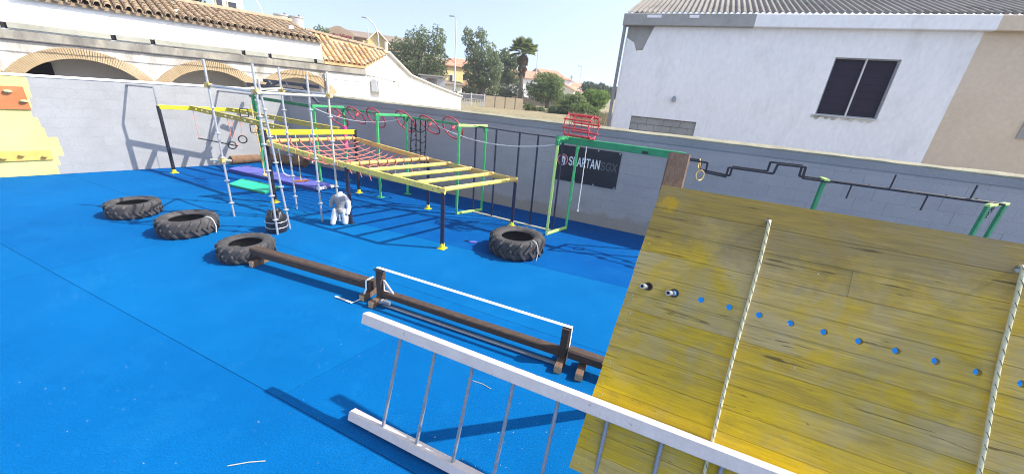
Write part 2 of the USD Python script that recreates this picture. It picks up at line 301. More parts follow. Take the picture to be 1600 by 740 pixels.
mat('banner_black', (.012, .013, .02), (.018, .019, .027), scale=2, rough=.45, bump=.3, bscale=3)
mat('print_white', (.72, .72, .76), rough=.6); mat('print_grey', (.09, .09, .105), rough=.6); mat('print_pink', (.62, .40, .42), rough=.6); mat('print_red', (.42, .05, .06), rough=.6)
mat('pad_pink', (.62, .07, .22), (.68, .1, .27), rough=.6)
mat('leaf_litter', (.62, .60, .50), (.7, .68, .6), rough=.9, island=.3)
mat('cable_dark', (.05, .05, .06), rough=.7)
# planks: yellow stain worn to grey-brown, with grazing sun painted in as a brighter yellow band
SPLASH = A3(1.175, 2.72, 2.435)        # a smear of mustard paint near the top left corner
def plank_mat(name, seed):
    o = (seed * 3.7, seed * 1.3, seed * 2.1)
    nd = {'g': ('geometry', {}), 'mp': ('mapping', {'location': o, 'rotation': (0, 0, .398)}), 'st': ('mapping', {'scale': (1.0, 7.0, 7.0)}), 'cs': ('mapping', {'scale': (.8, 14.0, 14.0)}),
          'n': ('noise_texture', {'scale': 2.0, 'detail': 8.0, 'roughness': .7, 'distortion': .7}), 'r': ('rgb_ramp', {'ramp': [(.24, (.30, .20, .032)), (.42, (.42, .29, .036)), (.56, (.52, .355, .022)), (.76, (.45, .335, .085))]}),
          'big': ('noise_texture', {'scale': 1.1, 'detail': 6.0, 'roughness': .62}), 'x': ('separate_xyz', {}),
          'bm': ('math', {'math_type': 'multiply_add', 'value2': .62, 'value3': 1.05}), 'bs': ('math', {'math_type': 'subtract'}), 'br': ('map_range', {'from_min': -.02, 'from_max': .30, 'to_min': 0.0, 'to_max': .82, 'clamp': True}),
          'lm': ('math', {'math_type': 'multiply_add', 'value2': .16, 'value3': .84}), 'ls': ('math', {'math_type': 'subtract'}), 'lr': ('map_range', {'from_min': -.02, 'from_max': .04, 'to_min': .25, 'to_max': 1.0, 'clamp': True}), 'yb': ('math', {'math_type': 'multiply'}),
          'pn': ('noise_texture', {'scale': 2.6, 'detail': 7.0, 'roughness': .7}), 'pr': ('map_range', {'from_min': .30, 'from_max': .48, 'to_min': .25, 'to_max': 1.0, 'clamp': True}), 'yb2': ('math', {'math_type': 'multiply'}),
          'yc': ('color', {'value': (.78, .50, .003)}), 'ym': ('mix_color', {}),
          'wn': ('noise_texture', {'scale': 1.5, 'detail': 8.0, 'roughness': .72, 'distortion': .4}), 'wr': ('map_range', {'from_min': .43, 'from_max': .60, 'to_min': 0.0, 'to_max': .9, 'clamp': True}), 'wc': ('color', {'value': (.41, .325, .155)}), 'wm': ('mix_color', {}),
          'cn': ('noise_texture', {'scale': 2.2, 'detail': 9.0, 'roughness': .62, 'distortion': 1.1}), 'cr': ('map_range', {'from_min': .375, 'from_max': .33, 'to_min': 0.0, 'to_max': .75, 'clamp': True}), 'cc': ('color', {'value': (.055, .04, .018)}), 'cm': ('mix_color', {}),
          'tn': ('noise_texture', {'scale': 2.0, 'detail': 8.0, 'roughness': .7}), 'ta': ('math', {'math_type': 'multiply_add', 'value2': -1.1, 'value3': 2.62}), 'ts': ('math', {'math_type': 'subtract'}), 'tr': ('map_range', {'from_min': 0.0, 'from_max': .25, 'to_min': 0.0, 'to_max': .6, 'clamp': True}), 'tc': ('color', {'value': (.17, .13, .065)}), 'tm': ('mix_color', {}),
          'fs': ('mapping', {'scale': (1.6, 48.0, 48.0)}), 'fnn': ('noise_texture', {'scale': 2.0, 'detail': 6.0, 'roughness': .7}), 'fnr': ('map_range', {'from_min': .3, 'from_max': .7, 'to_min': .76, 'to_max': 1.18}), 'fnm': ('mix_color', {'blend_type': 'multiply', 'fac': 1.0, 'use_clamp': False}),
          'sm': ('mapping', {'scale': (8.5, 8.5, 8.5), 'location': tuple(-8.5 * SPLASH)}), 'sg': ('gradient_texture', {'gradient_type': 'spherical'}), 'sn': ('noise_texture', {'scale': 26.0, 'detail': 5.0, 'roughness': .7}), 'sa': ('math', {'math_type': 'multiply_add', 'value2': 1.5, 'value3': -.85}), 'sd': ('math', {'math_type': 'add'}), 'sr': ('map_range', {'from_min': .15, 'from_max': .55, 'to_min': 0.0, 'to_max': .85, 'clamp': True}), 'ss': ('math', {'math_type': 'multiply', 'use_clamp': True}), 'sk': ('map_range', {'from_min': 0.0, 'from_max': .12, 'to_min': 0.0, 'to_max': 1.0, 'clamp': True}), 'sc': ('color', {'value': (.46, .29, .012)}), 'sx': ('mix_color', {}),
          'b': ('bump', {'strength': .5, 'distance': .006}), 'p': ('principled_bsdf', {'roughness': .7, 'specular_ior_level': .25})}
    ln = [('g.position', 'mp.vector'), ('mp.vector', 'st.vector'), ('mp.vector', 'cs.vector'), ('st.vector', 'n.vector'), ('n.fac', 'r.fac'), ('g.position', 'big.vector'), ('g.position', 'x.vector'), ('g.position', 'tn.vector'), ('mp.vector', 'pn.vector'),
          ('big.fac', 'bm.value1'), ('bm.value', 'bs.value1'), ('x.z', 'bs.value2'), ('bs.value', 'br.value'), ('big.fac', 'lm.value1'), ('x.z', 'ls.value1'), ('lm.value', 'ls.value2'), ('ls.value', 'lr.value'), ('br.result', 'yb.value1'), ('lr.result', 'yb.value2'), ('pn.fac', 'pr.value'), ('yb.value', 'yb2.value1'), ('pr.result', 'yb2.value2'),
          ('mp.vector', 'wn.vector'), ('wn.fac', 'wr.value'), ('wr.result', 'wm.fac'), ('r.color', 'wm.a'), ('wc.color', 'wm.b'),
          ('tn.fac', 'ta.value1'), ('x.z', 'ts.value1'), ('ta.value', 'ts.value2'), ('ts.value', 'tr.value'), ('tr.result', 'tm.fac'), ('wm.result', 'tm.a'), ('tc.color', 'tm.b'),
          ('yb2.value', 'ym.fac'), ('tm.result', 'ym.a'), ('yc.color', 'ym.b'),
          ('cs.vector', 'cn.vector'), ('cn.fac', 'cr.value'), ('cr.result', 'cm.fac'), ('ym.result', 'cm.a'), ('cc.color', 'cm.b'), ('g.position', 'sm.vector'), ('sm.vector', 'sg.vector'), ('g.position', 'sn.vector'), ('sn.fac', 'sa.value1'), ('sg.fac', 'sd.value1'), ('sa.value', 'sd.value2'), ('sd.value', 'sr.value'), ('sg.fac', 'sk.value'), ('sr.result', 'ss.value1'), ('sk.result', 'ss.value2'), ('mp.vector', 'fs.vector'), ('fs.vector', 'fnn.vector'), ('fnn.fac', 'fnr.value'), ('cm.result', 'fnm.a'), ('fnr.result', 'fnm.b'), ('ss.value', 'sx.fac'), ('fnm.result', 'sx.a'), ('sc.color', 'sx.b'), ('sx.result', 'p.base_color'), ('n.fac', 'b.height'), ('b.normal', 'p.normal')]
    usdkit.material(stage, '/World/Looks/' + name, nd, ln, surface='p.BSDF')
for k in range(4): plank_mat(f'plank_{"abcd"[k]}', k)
# background
def leaf(name, a, b): mat(name, a, b, scale=.9, rough=.6, island=.35, fine=.1, fscale=3, trans=.5, spec=.15)
leaf('leaf_pine', (.16, .21, .08), (.25, .30, .12)); leaf('leaf_grey', (.20, .26, .115), (.31, .37, .18)); leaf('leaf_olive', (.20, .29, .085), (.30, .38, .13))
leaf('leaf_bright', (.20, .33, .06), (.30, .44, .10)); leaf('leaf_dark', (.10, .14, .065), (.155, .20, .095)); leaf('leaf_palm', (.22, .28, .08), (.33, .39, .13)); leaf('leaf_dead', (.20, .14, .085), (.27, .2, .13))
mat('bark', (.10, .08, .06), (.16, .13, .10), scale=6, rough=.95)
mat('house_yellow', (.66, .50, .22), (.72, .56, .28), scale=.5, rough=.9); mat('house_cream', (.68, .62, .48), (.74, .68, .54), scale=.5, rough=.9); mat('house_white', (.68, .67, .66), (.74, .73, .72), scale=.5, rough=.9)
mat('house_orange', (.62, .36, .20), (.66, .42, .26), scale=.5, rough=.9); mat('house_pink', (.60, .42, .38), (.66, .48, .44), scale=.5, rough=.9)
mat('roof_red', (.42, .19, .12), (.50, .25, .16), scale=1, rough=.9); mat('roof_brown', (.20, .15, .12), (.26, .20, .16), scale=1, rough=.9); mat('roof_grey', (.22, .21, .23), (.28, .27, .28), scale=1, rough=.9)
mat('sign_brown', (.28, .20, .14), (.32, .24, .17), scale=.8, rough=.8); mat('sign_letter', (.22, .03, .03), rough=.7)
mat('glass_dark', (.03, .035, .045), (.05, .055, .065), rough=.15, spec=.6)
mat('fence_tan', (.56, .44, .28), (.62, .5, .33), scale=1, rough=.9); mat('fence_post_dark', (.2, .16, .12), rough=.9); mat('rail_white', (.6, .58, .57), rough=.7); mat('gate_blue', (.10, .11, .19), rough=.6)
mat('tank_grey', (.36, .35, .36), (.42, .41, .41), scale=2, rough=.9, stretch=(1, 1, .2)); mat('lamp_metal', (.55, .57, .6), rough=.5, metal=.2)
mat('plastic_white', (.66, .66, .66), rough=.6)

# ================================================================== SETTING
# terrain: one sheet, level under the yard, rising to the street and houses beyond
def ground_z(x, y):
    r = np.hypot(x, y); t = np.clip((r - 22) / 16, 0, 1); t = t * t * (3 - 2 * t)
    u = np.clip((r - 45) / 180, 0, 1)
    return -.06 + 1.75 * t + 5.0 * u * u * (3 - 2 * u)
rad = np.r_[0, 6, 12, 18, np.linspace(20, 60, 21), np.linspace(66, 160, 16), 200, 280, 400, 700]; ang = np.linspace(0, 2 * np.pi, 121)[:-1]
gx = (rad[:, None] * np.cos(ang)).ravel(); gy = (rad[:, None] * np.sin(ang)).ravel()
gz = ground_z(gx, gy) + np.where(np.hypot(gx, gy) > 25, .25 * (meshkit.fbm(np.stack([gx * .08, gy * .08, gx * 0], 1), 3) - .5), 0)
na = len(ang); gf = [[i * na + j, (i + 1) * na + j, (i + 1) * na + (j + 1) % na, i * na + (j + 1) % na] for i in range(len(rad) - 1) for j in range(na)]
g = MB().add(np.stack([gx, gy, gz], 1), gf)
one('ground', g, 'dry_ground', 'dry straw coloured ground beyond the walls', '', kind='structure', smooth=True)

# blue rubber floor in fields with open seams
fl = Thing('rubber_floor', 'blue rubber granule floor laid in wide fields with seams', None, kind='structure')
yard = Polygon([(-13.36, 0), (7.5, 0), (9.5, 13.5), (-13.0, 13.5), (-15.6, 6.6)])       # in (s, d)
yl = [LineString([(-20, 7.88), (12, 7.68)]), LineString([(-20, 5.5), (12, 5.12)]), LineString([(-20, 4.45), (-.56, 3.20), (12, 2.5)]), LineString([(-2.62, 5.2), (-3.20, 7.9)]), LineString([(-.57, 3.2), (-.42, -1)]), LineString([(-10.9, -1), (-11.2, 5.6)]), LineString([(-8.2, 5.3), (-8.6, 14)]), LineString([(1.2, 7.6), (1.0, 14)]), LineString([(3.9, 5.2), (3.8, 2.6)])]
fields = [yard]
for l in yl:
    nx = []
    for pgn in fields: nx += [q for q in shsplit(pgn, l).geoms]
    fields = nx
ax, ay = np.r_[E2, 0], np.r_[-N2, 0]
for i, pgn in enumerate(fields):
    q = pgn.buffer(-.003)
    c = pgn.centroid
    m = 'rubber_blue_deep' if (c.y < 3.6 and c.x < -.5) else ['rubber_blue', 'rubber_blue_pale'][i % 2]
    fl.part('rubber_field', MB().poly(q, S(0, 0, -.03), ax, ay, Zv, .03), m)
fl.part('seam_base', MB().poly(yard.buffer(.02), S(0, 0, -.05), ax, ay, Zv, .03), 'soil')

# ---- left-hand block wall (lit), yellow painted blocks at its left end
lw = Thing('block_wall', 'pale grey painted block wall in full sun with a stepped yellow patch at its left end', 'wall', W(0, 0))
B0, H1 = -3.5, 2.46
lw.part('wall_core', MB().box(W((B0 + 4.575) / 2, -.0328, H1 / 2), (4.575 - B0, .1, H1), [np.r_[E1, 0], np.r_[N1, 0], Zv]), 'joint_light')
yedge = {9: -1.26, 8: -1.27, 7: -1.33, 6: -1.38, 5: -1.3, 4: -1.26, 3: -1.09, 2: -1.08, 1: -1.20, 0: -1.27}
ch_, bl = .246, .5
for r_ in range(10):
    x = B0 + (.25 if r_ % 2 else 0)
    while x < 4.55:
        a, b = max(x, B0), min(x + bl, 4.572)
        if b - a > .06:
            ye = yedge[r_]
            spans = [(a, b, 'wall_paint_yellow' if b <= ye + .02 else 'wall_paint_light')]
            if a < ye - .04 and b > ye + .04: spans = [(a, ye, 'wall_paint_yellow'), (ye, b, 'wall_paint_light')]
            for si, (p, q, m) in enumerate(spans):
                if m == 'wall_paint_light' and rng.random() < .4: m = 'wall_paint_light_two'
                g0 = .0006 if (len(spans) == 2 and si == 1) else .0008
                g1 = .0006 if (len(spans) == 2 and si == 0) else .0008
                out = rng.uniform(.0, .0010)
                lw.part('block', MB().box(W((p + q) / 2, .004 + out / 2, r_ * ch_ + ch_ / 2), (q - p - g0 - g1, .036 + out, ch_ - .0016), [np.r_[E1, 0], np.r_[N1, 0], Zv]), m)
        x += bl
lw.part('coping', MB().bar(W(B0, -.06, H1 + .03), W(4.60, -.06, H1 + .03), .20, .06), 'coping_white')

# ---- right-hand block wall (in its own shade)
rw = Thing('block_wall', 'long grey painted block wall in shade with rough mortar coping', 'wall', S(0, 0))
R0, R1, H2 = -13.32, 7.6, 2.46
rw.part('wall_core', MB().box(S((R0 + R1) / 2, -.0495, H2 / 2), (R1 - R0, .12, H2), [np.r_[E2, 0], np.r_[N2, 0], Zv]), 'joint_grey')
far = MB()
for r_ in range(10):
    x = R0 + (.25 if r_ % 2 else 0) - .25
    while x < R1:
        a, b = max(x, R0), min(x + bl, R1)
        if b - a > .05:
            out = rng.uniform(0, .003)
            mb = MB() if a > -7.0 else far
            mb.box(S((a + b) / 2, out / 2, r_ * ch_ + ch_ / 2), (b - a - .0024, .03 + out, ch_ - .0024), [np.r_[E2, 0], np.r_[N2, 0], Zv])
            if a > -7.0: rw.part('block', mb, ['wall_grey_one', 'wall_grey_two', 'wall_grey_three'][int(rng.choice(3, p=[.5, .3, .2]))])
        x += bl
rw.part('far_blocks', far, 'wall_grey_one', kind='stuff')
rw.part('bond_beam', MB().bar(S(R0, .012, H2 - .075), S(R1, .012, H2 - .075), .05, .152, ch=.006), 'bond_beam')
n = 90; sx = np.linspace(R0 - .1, R1, n); cv = []
for i, s in enumerate(sx):
    j = [.012 * (meshkit.noise(A3(s * 3.1, k * 5.3, 1)) - .5) * 2 for k in range(6)]
    cv += [S(s, .03 + j[0], H2 + .002), S(s, .035 + j[1], H2 + .03 + j[2]), S(s, -.06, H2 + .075 + j[3]), S(s, -.18 + j[4], H2 + .05 + j[5]), S(s, -.17, H2 + .002)]
cf = [[i * 5 + k, i * 5 + (k + 1) % 5, (i + 1) * 5 + (k + 1) % 5, (i + 1) * 5 + k] for i in range(n - 1) for k in range(5)]
rw.part('mortar_coping', MB().add(cv, cf), 'coping_mortar', smooth=35)

# ================================================================== BUILDINGS ROUND THE YARD
e1, n1, e2, n2 = np.r_[E1, 0], np.r_[N1, 0], np.r_[E2, 0], np.r_[N2, 0]
ar = Thing('arcade_house', 'long white house with brick arches, stained concrete ledge and old clay tile roof', 'house', Q(17, 2))
A0, A1 = -5.2, 6.44
face = sbox(A0, 0, A1, 3.30)
arches = [-3.15, -.24, 2.72, 5.45]
Ri, Ro, zc_ = 1.55, 1.815, 1.42
def arc(cx, R, half, z0):
    a = math.acos(min(1, half / R)); t = np.linspace(a, math.pi - a, 40)
    return [(cx + R * math.cos(q), zc_ + R * math.sin(q)) for q in t]
for cx in arches:
    hole = Polygon(arc(cx, Ri, 1.24, 0) + [(cx - 1.24, 0), (cx + 1.24, 0)])
    face = face.difference(hole)
ar.part('wall', MB().poly(face, Q(17, 0), e1, Zv, n1, .38), 'render_stained')
for cx in arches:
    mb = MB(); a0 = math.acos(1.24 / Ri); nb = 62; dt = (math.pi - 2 * a0) / nb
    for k in range(nb):
        t = a0 + (k + .5) * dt; rd = np.cos(t) * e1 + np.sin(t) * Zv; tg = -np.sin(t) * e1 + np.cos(t) * Zv
        ro = min(Ro, 1.44 / max(abs(math.cos(t)), 1e-6)) + rng.uniform(-.006, .006)
        mid = (Ri - .01 + ro) / 2
        mb.box(Q(17 + .07 - .012 + rng.uniform(-.006, .006), 0) + cx * e1 + zc_ * Zv + mid * rd, (ro - Ri + .01, dt * mid * .72, .20), [rd, tg, n1])
    ar.part('brick_arch', mb, 'arch_brick')
ar.part('porch_back', MB().box(Q(18.75, (A0 + A1) / 2, 1.6), (A1 - A0, .1, 3.2), [e1, n1, Zv]), 'porch_wall')
ar.part('porch_ceiling', MB().box(Q(18.0, (A0 + A1) / 2, 3.24), (A1 - A0 - .02, 1.3, .08), [e1, n1, Zv]), 'porch_wall')
for cx in (-1.72, 1.24, 4.09): ar.part('porch_pier', MB().box(Q(18.3, cx, 1.55), (.3, .7, 3.1), [e1, n1, Zv]), 'porch_wall')
ar.part('doorway', MB().box(Q(18.68, -1.22, 1.4), (.62, .04, 2.76), [e1, n1, Zv]), 'dark_void')
ar.part('ledge', MB().bar(Q(17.02, A0, 3.42), Q(17.02, A1 + 1.75, 3.42), .20, .25), 'concrete_dirty')
lip = MB()
drains = [-1.41, .55, 1.39, 3.73, 4.54, 6.12]
xs = [A0] + sum([[d - .055, d + .055] for d in drains], []) + [A1]
for k in range(0, len(xs), 2): lip.bar(Q(17.02, xs[k], 3.64), Q(17.02, xs[k + 1], 3.64), .26, .17)
ar.part('ledge_lip', lip, 'concrete_lip')
for d in drains: ar.part('drain', MB().box(Q(17.03, d, 3.63), (.108, .2, .14), [e1, n1, Zv]), 'dark_void')
ar.part('parapet', MB().box(Q(17.16, (A0 + A1) / 2, 4.03), (A1 - A0, .28, .68), [e1, n1, Zv]), 'render_white')
def tile(p, q, r0, r1, m, up):             # half-round clay tile from upper end p to lower end q
    t = unit(q - p); sd = unit(np.cross(t, up)); u = np.cross(sd, t); k = 6; a = np.linspace(0, math.pi, k); v = []
    for c, r in ((p, r0), (q, r1)):
        for rr in (r, r - .016): v += [c + rr * math.cos(x) * sd + rr * math.sin(x) * u for x in a]
    f = []
    for j in range(k - 1):
        f += [[j, j + 1, 2 * k + j + 1, 2 * k + j], [k + j, 3 * k + j, 3 * k + j + 1, k + j + 1], [2 * k + j, 2 * k + j + 1, 3 * k + j + 1, 3 * k + j]]
    m.add(v, f); return m
def tiled_roof(th, P, s0, s1, D0, z0, D1_, z1, step, ncourse, mats_, limit, parent_label=None):
    base = MB().add([Q(D0, s0, z0 - .03), Q(D0, s1, z0 - .03), Q(D1_, s1, z1 - .03), Q(D1_, s0, z1 - .03), Q(D0, s0, z0 - .12), Q(D0, s1, z0 - .12), Q(D1_, s1, z1 - .12), Q(D1_, s0, z1 - .12)], [[0, 1, 2, 3], [7, 6, 5, 4], [0, 4, 5, 1], [1, 5, 6, 2], [2, 6, 7, 3], [3, 7, 4, 0]])
    rp = th.part('roof', base, mats_[2])
    slope = unit(Q(D1_, 0, z1) - Q(D0, 0, z0)); nrm = unit(np.cross(slope, e1)); nrm = nrm if nrm[2] > 0 else -nrm
    rest = MB(); cnt = 0; chan = MB()
    L = np.linalg.norm(Q(D1_, 0, z1) - Q(D0, 0, z0)); nc = int((s1 - s0) / step); order = []
    for i in range(nc):
        for j in range(ncourse): order.append((i, j))
    for i, j in order:
        s = s0 + (i + .5) * step
        a = j * L / ncourse; b = a + L / ncourse + .05
        jit = rng.normal(0, .006, 3)
        lo = Q(D0, s, z0) + slope * (a - .05) + jit + nrm * .02; hi = Q(D0, s, z0) + slope * b + jit * .5 + nrm * .0
        if cnt < limit: th.part('tile', tile(hi, lo, step * .33, step * .40, MB(), nrm), mats_[int(rng.integers(len(mats_)))], smooth=50, under=rp)
        else: tile(hi, lo, step * .33, step * .40, rest, nrm)
        cnt += 1
    for i in range(nc + 1):
        s = s0 + i * step; p = Q(D0, s, z0) + slope * (-.06); q = Q(D0, s, z0) + slope * L
        tile(q, p, step * .3, step * .3, chan, -nrm)
    th.part('channel_tiles', chan, mats_[2], smooth=50, under=rp, kind='stuff')
    if rest.n: th.part('upper_tiles', rest, mats_[0], smooth=50, under=rp, kind='stuff')
    ridge = MB()
    for i in range(int((s1 - s0) / .35)):
        tile(Q(D1_, s0 + i * .35 - .03, z1 + .03), Q(D1_, s0 + (i + 1) * .35, z1 + .035), .11, .12, ridge, Zv)
    th.part('ridge_tiles', ridge, mats_[1], smooth=50, under=rp)
    return rp
tiled_roof(ar, None, -1.0, 6.46, 16.92, 4.42, 19.8, 5.15, .215, 8, ['roof_tile', 'roof_tile_two', 'roof_tile_three'], 272)
back = MB().add([Q(19.8, -1, 5.12), Q(19.8, 6.46, 5.12), Q(22.5, 6.46, 4.3), Q(22.5, -1, 4.3), Q(19.8, -1, 4.9), Q(19.8, 6.46, 4.9), Q(22.5, 6.46, 4.1), Q(22.5, -1, 4.1)], [[0, 1, 2, 3], [7, 6, 5, 4], [0, 4, 5, 1], [1, 5, 6, 2], [2, 6, 7, 3], [3, 7, 4, 0]])
ar.part('rear_roof', back, 'roof_tile_three')
gw = MB().poly(Polygon([(17.05, 0), (22.4, 0), (22.4, 4.1), (19.8, 4.86), (17.05, 4.2)]), Q(0, 6.30), n1, Zv, e1, .12)
ar.part('end_wall', gw, 'render_white')
ar.part('cable', MB().tube([Q(16.78, x, 3.29 + .006 * math.sin(x * 3)) for x in np.linspace(A0, 8.6, 30)], .014, 5), 'cable_dark')
for cx, z in ((2.2, 4.52), (5.6, 4.62)):
    ar.part('roof_vent', MB().bar(Q(17.9, cx, z + .15), Q(17.9, cx + .16, z + .15), .2, .12), 'render_white')
ar.part('downpipe', MB().cyl(Q(16.9, 6.5, 0), Q(16.9, 6.5, 3.28), .045), 'plastic_white')

# lower wing with its gable
wg = Thing('gabled_wing', 'low white wing with orange tile roof and long sloping white gable wall', 'house', Q(17, 8))
wg.part('wall', MB().box(Q(17.15, 7.31, 1.65), (1.70, .3, 3.28), [e1, n1, Zv]), 'render_white')
wg.part('upper_wall', MB().box(Q(17.2, 7.31, 3.58), (1.70, .22, .10), [e1, n1, Zv]), 'concrete_lip')
gd = unit(Q(1.0, 1.6)); go = Q(17, 8.19)
def gray(kD, ke): p = Q(kD, ke) - go; return float(p @ gd)
prof = [(0, 3.62), (gray(18.0, 9.79), 4.41), (gray(19.24, 11.78), 3.53), (gray(21.1, 14.74), 3.08), (gray(23.7, 18.9), 2.55), (gray(23.7, 18.9), 0), (0, 0)]
wg.part('gable_wall', MB().poly(Polygon(prof), go, gd, Zv, unit(np.cross(gd, Zv)) * -1, .25), 'render_white')
vt = MB()
for k in range(1, 4): vt.bar(go + gd * prof[k][0] + Zv * (prof[k][1] + .03), go + gd * prof[k + 1][0] + Zv * (prof[k + 1][1] + .03), .34, .06)
wg.part('verge', vt, 'coping_white')
rf = wg.part('roof', MB().add([Q(16.9, 6.46, 3.66), Q(16.9, 8.15, 3.66), Q(18.05, 9.85, 4.42), Q(18.6, 6.46, 4.78), Q(16.9, 6.46, 3.56), Q(16.9, 8.15, 3.56), Q(18.05, 9.85, 4.32), Q(18.6, 6.46, 4.68)], [[0, 1, 2, 3], [7, 6, 5, 4], [0, 4, 5, 1], [1, 5, 6, 2], [2, 6, 7, 3], [3, 7, 4, 0]]), 'roof_tile_orange')
sl2 = unit(Q(18.6, 0, 4.78) - Q(16.9, 0, 3.66)); nr2 = unit(np.cross(sl2, e1)); nr2 = nr2 if nr2[2] > 0 else -nr2
for i in range(15):
    s = 6.56 + i * .225
    dm = 1.7 if s < 8.1 else 1.7
    d0 = 0 if s < 8.15 else (s - 8.15) * .72
    d1 = 1.95 - (s - 6.46) * .17
    nn = max(1, int((d1 - d0) / .30))
    for j in range(nn):
        a = d0 + j * .30; lo = Q(16.9, s, 3.69) + sl2 * (a - .03) + rng.normal(0, .005, 3); hi = Q(16.9, s, 3.69) + sl2 * (a + .34) - nr2 * .015
        wg.part('tile', tile(hi, lo, .075, .092, MB(), nr2), ['roof_tile_orange', 'roof_tile_cream', 'roof_tile_two'][int(rng.choice(3, p=[.45, .4, .15]))], smooth=50, under=rf)
rg = MB()
for i in range(10):
    t0, t1 = i / 10, (i + 1) / 10
    tile(Q(18.62, 6.46, 4.82) * (1 - t0) + Q(18.1, 9.85, 4.47) * t0, Q(18.62, 6.46, 4.83) * (1 - t1) + Q(18.1, 9.85, 4.48) * t1, .10, .11, rg, Zv)
wg.part('ridge_tiles', rg, 'roof_tile_three', smooth=50, under=rf)
wg.part('finial', MB().bar(Q(18.02, 9.8, 4.35), Q(18.02, 9.8, 4.86), .12, .12), 'render_white')
wg.part('chimney', MB().bar(Q(20.2, 11.4, 3.3), Q(20.2, 11.4, 4.0), .3, .3), 'house_cream')
acp = go + gd * .75 + Zv * 2.9; acn = unit(np.cross(gd, Zv))
ac = Thing('air_conditioner', 'white air conditioner unit on the gable wall above the grey wall', 'air conditioner', acp)
ac.part('casing', MB().bar(acp - gd * .38 + acn * .18, acp + gd * .38 + acn * .18, .28, .52), 'plastic_white')
ac.part('fan_grille', MB().ring(acp + gd * .1 + acn * .325, acn, .18, .014), 'rail_white')
ac.part('side_panel', MB().box(acp - gd * .30 + acn * .322, (.12, .012, .44), [gd, acn, Zv]), 'rung_steel')
wp = Thing('washing_pole', 'thin dark rail bracketed along the white gable wall', 'rail', acp)
wp.part('rail', MB().tube([go + gd * .15 + acn * .3 + Zv * 3.26, go + gd * 2.4 + acn * .3 + Zv * 3.12, go + gd * 2.4 + acn * .3 + Zv * 2.9], .016, 6), 'cable_dark')
wp.part('bracket', MB().cyl(go + gd * .15 + Zv * 3.26, go + gd * .15 + acn * .32 + Zv * 3.26, .014, 6), 'cable_dark')
wp.part('bracket', MB().cyl(go + gd * 2.38 + Zv * 3.12, go + gd * 2.38 + acn * .32 + Zv * 3.12, .014, 6), 'cable_dark')

# warehouse behind the right wall
SD = -3.474                                 # its front stands this far behind the right wall
sh = Thing('warehouse', 'big plain warehouse, off-white and beige render, grey corrugated roof and barred window', 'warehouse', S(2, SD))
fz = sbox(-2.28, 0, 5.65, 5.30).difference(sbox(3.10, 3.27, 4.43, 4.67)).difference(sbox(-1.68, 2.0, .26, 2.76)).difference(Polygon([(-2.28, 5.31), (-2.28, 5.0), (-2.02, 4.86), (-1.9, 4.62), (-1.72, 4.66), (-1.62, 4.98), (-1.5, 5.31)]))
sh.part('white_wall', MB().poly(fz, S(0, SD), e2, Zv, n2, .22), 'shed_render')
sh.part('beige_wall', MB().box(S(9.0, SD - .112, 2.65), (6.70, .22, 5.30), [e2, n2, Zv]), 'shed_beige')
sh.part('bare_patch', MB().box(S(-1.9, SD - .12, 5.0), (.74, .16, .62), [e2, n2, Zv]), 'shed_concrete')
for r_ in range(4):
    x = -1.68 + (0 if r_ % 2 else -.25)
    while x < .26:
        a, b = max(x, -1.68), min(x + .5, .26)
        if b - a > .05: sh.part('block', MB().box(S((a + b) / 2, SD - .13, 2.04 + r_ * .2), (b - a - .012, .16, .186), [e2, n2, Zv]), 'shed_concrete')
        x += .5
sh.part('patch_core', MB().box(S(-.71, SD - .16, 2.38), (1.94, .16, .76), [e2, n2, Zv]), 'concrete_dirty')
wf = sh.part('window', MB().box(S(3.765, SD - .16, 3.97), (1.33, .03, 1.40), [e2, n2, Zv]), 'window_mesh')
fr = MB()
for a, b in (((3.12, 3.27), (3.12, 4.67)), ((4.41, 3.27), (4.41, 4.67))): fr.bar(S(a[0], SD - .09, a[1]), S(b[0], SD - .09, b[1]), .035, .06, up=n2)
fr.bar(S(3.12, SD - .09, 3.285), S(4.41, SD - .09, 3.285), .06, .035); fr.bar(S(3.12, SD - .09, 4.655), S(4.41, SD - .09, 4.655), .06, .03)
sh.part('frame', fr, 'rung_steel', under=wf)
sh.part('mullion', MB().bar(S(3.775, SD - .08, 3.27), S(3.775, SD - .08, 4.67), .035, .05, up=n2), 'frame_pale', under=wf)
wm = MB()
for k in range(46): wm.box(S(3.14 + k * .0282, SD - .135, 3.97), (.007, .006, 1.36), [e2, n2, Zv])
for k in range(8): wm.box(S(3.765, SD - .128, 3.40 + k * .17), (1.28, .006, .012), [e2, n2, Zv])
sh.part('mesh_screen', wm, 'screen_wire', under=wf)
sp = [(3.02, 3.27)] + [(3.02 + .07 * k, 3.19 + .035 * math.sin(k * 2.3) + .02 * math.sin(k * 5.1)) for k in range(20)] + [(4.38, 3.27)]
sh.part('rough_sill', MB().poly(Polygon(sp), S(0, SD + .012), e2, Zv, n2, .02), 'render_stained')
sh.part('sill', MB().bar(S(3.06, SD + .015, 3.262), S(4.45, SD + .015, 3.262), .06, .02), 'frame_pale')
for a, b, m in ((-2.42, 1.05, 'shed_concrete'), (1.05, 5.75, 'shed_render'), (5.75, 12.4, 'shed_beige')):
    sh.part('fascia', MB().bar(S(a, SD - .0, 5.455), S(b, SD - .0, 5.455), .34, .31, ch=.015), m)
for a, b in ((-1.75, -1.35), (-.6, -.35)): sh.part('fascia_patch', MB().box(S((a + b) / 2, SD + .178, 5.53), (b - a, .012, .07), [e2, n2, Zv]), 'shed_render')
ns = 900; xs = np.linspace(-2.35, 12.4, ns); wav = .028 * np.cos(xs / .148 * 2 * np.pi); rv = []
for x, w in zip(xs, wav): rv += [S(x, SD + .06, 5.66 + w), S(x, SD - 6.0, 7.76 + w), S(x, SD - 6.0, 7.745 + w), S(x, SD + .06, 5.645 + w)]
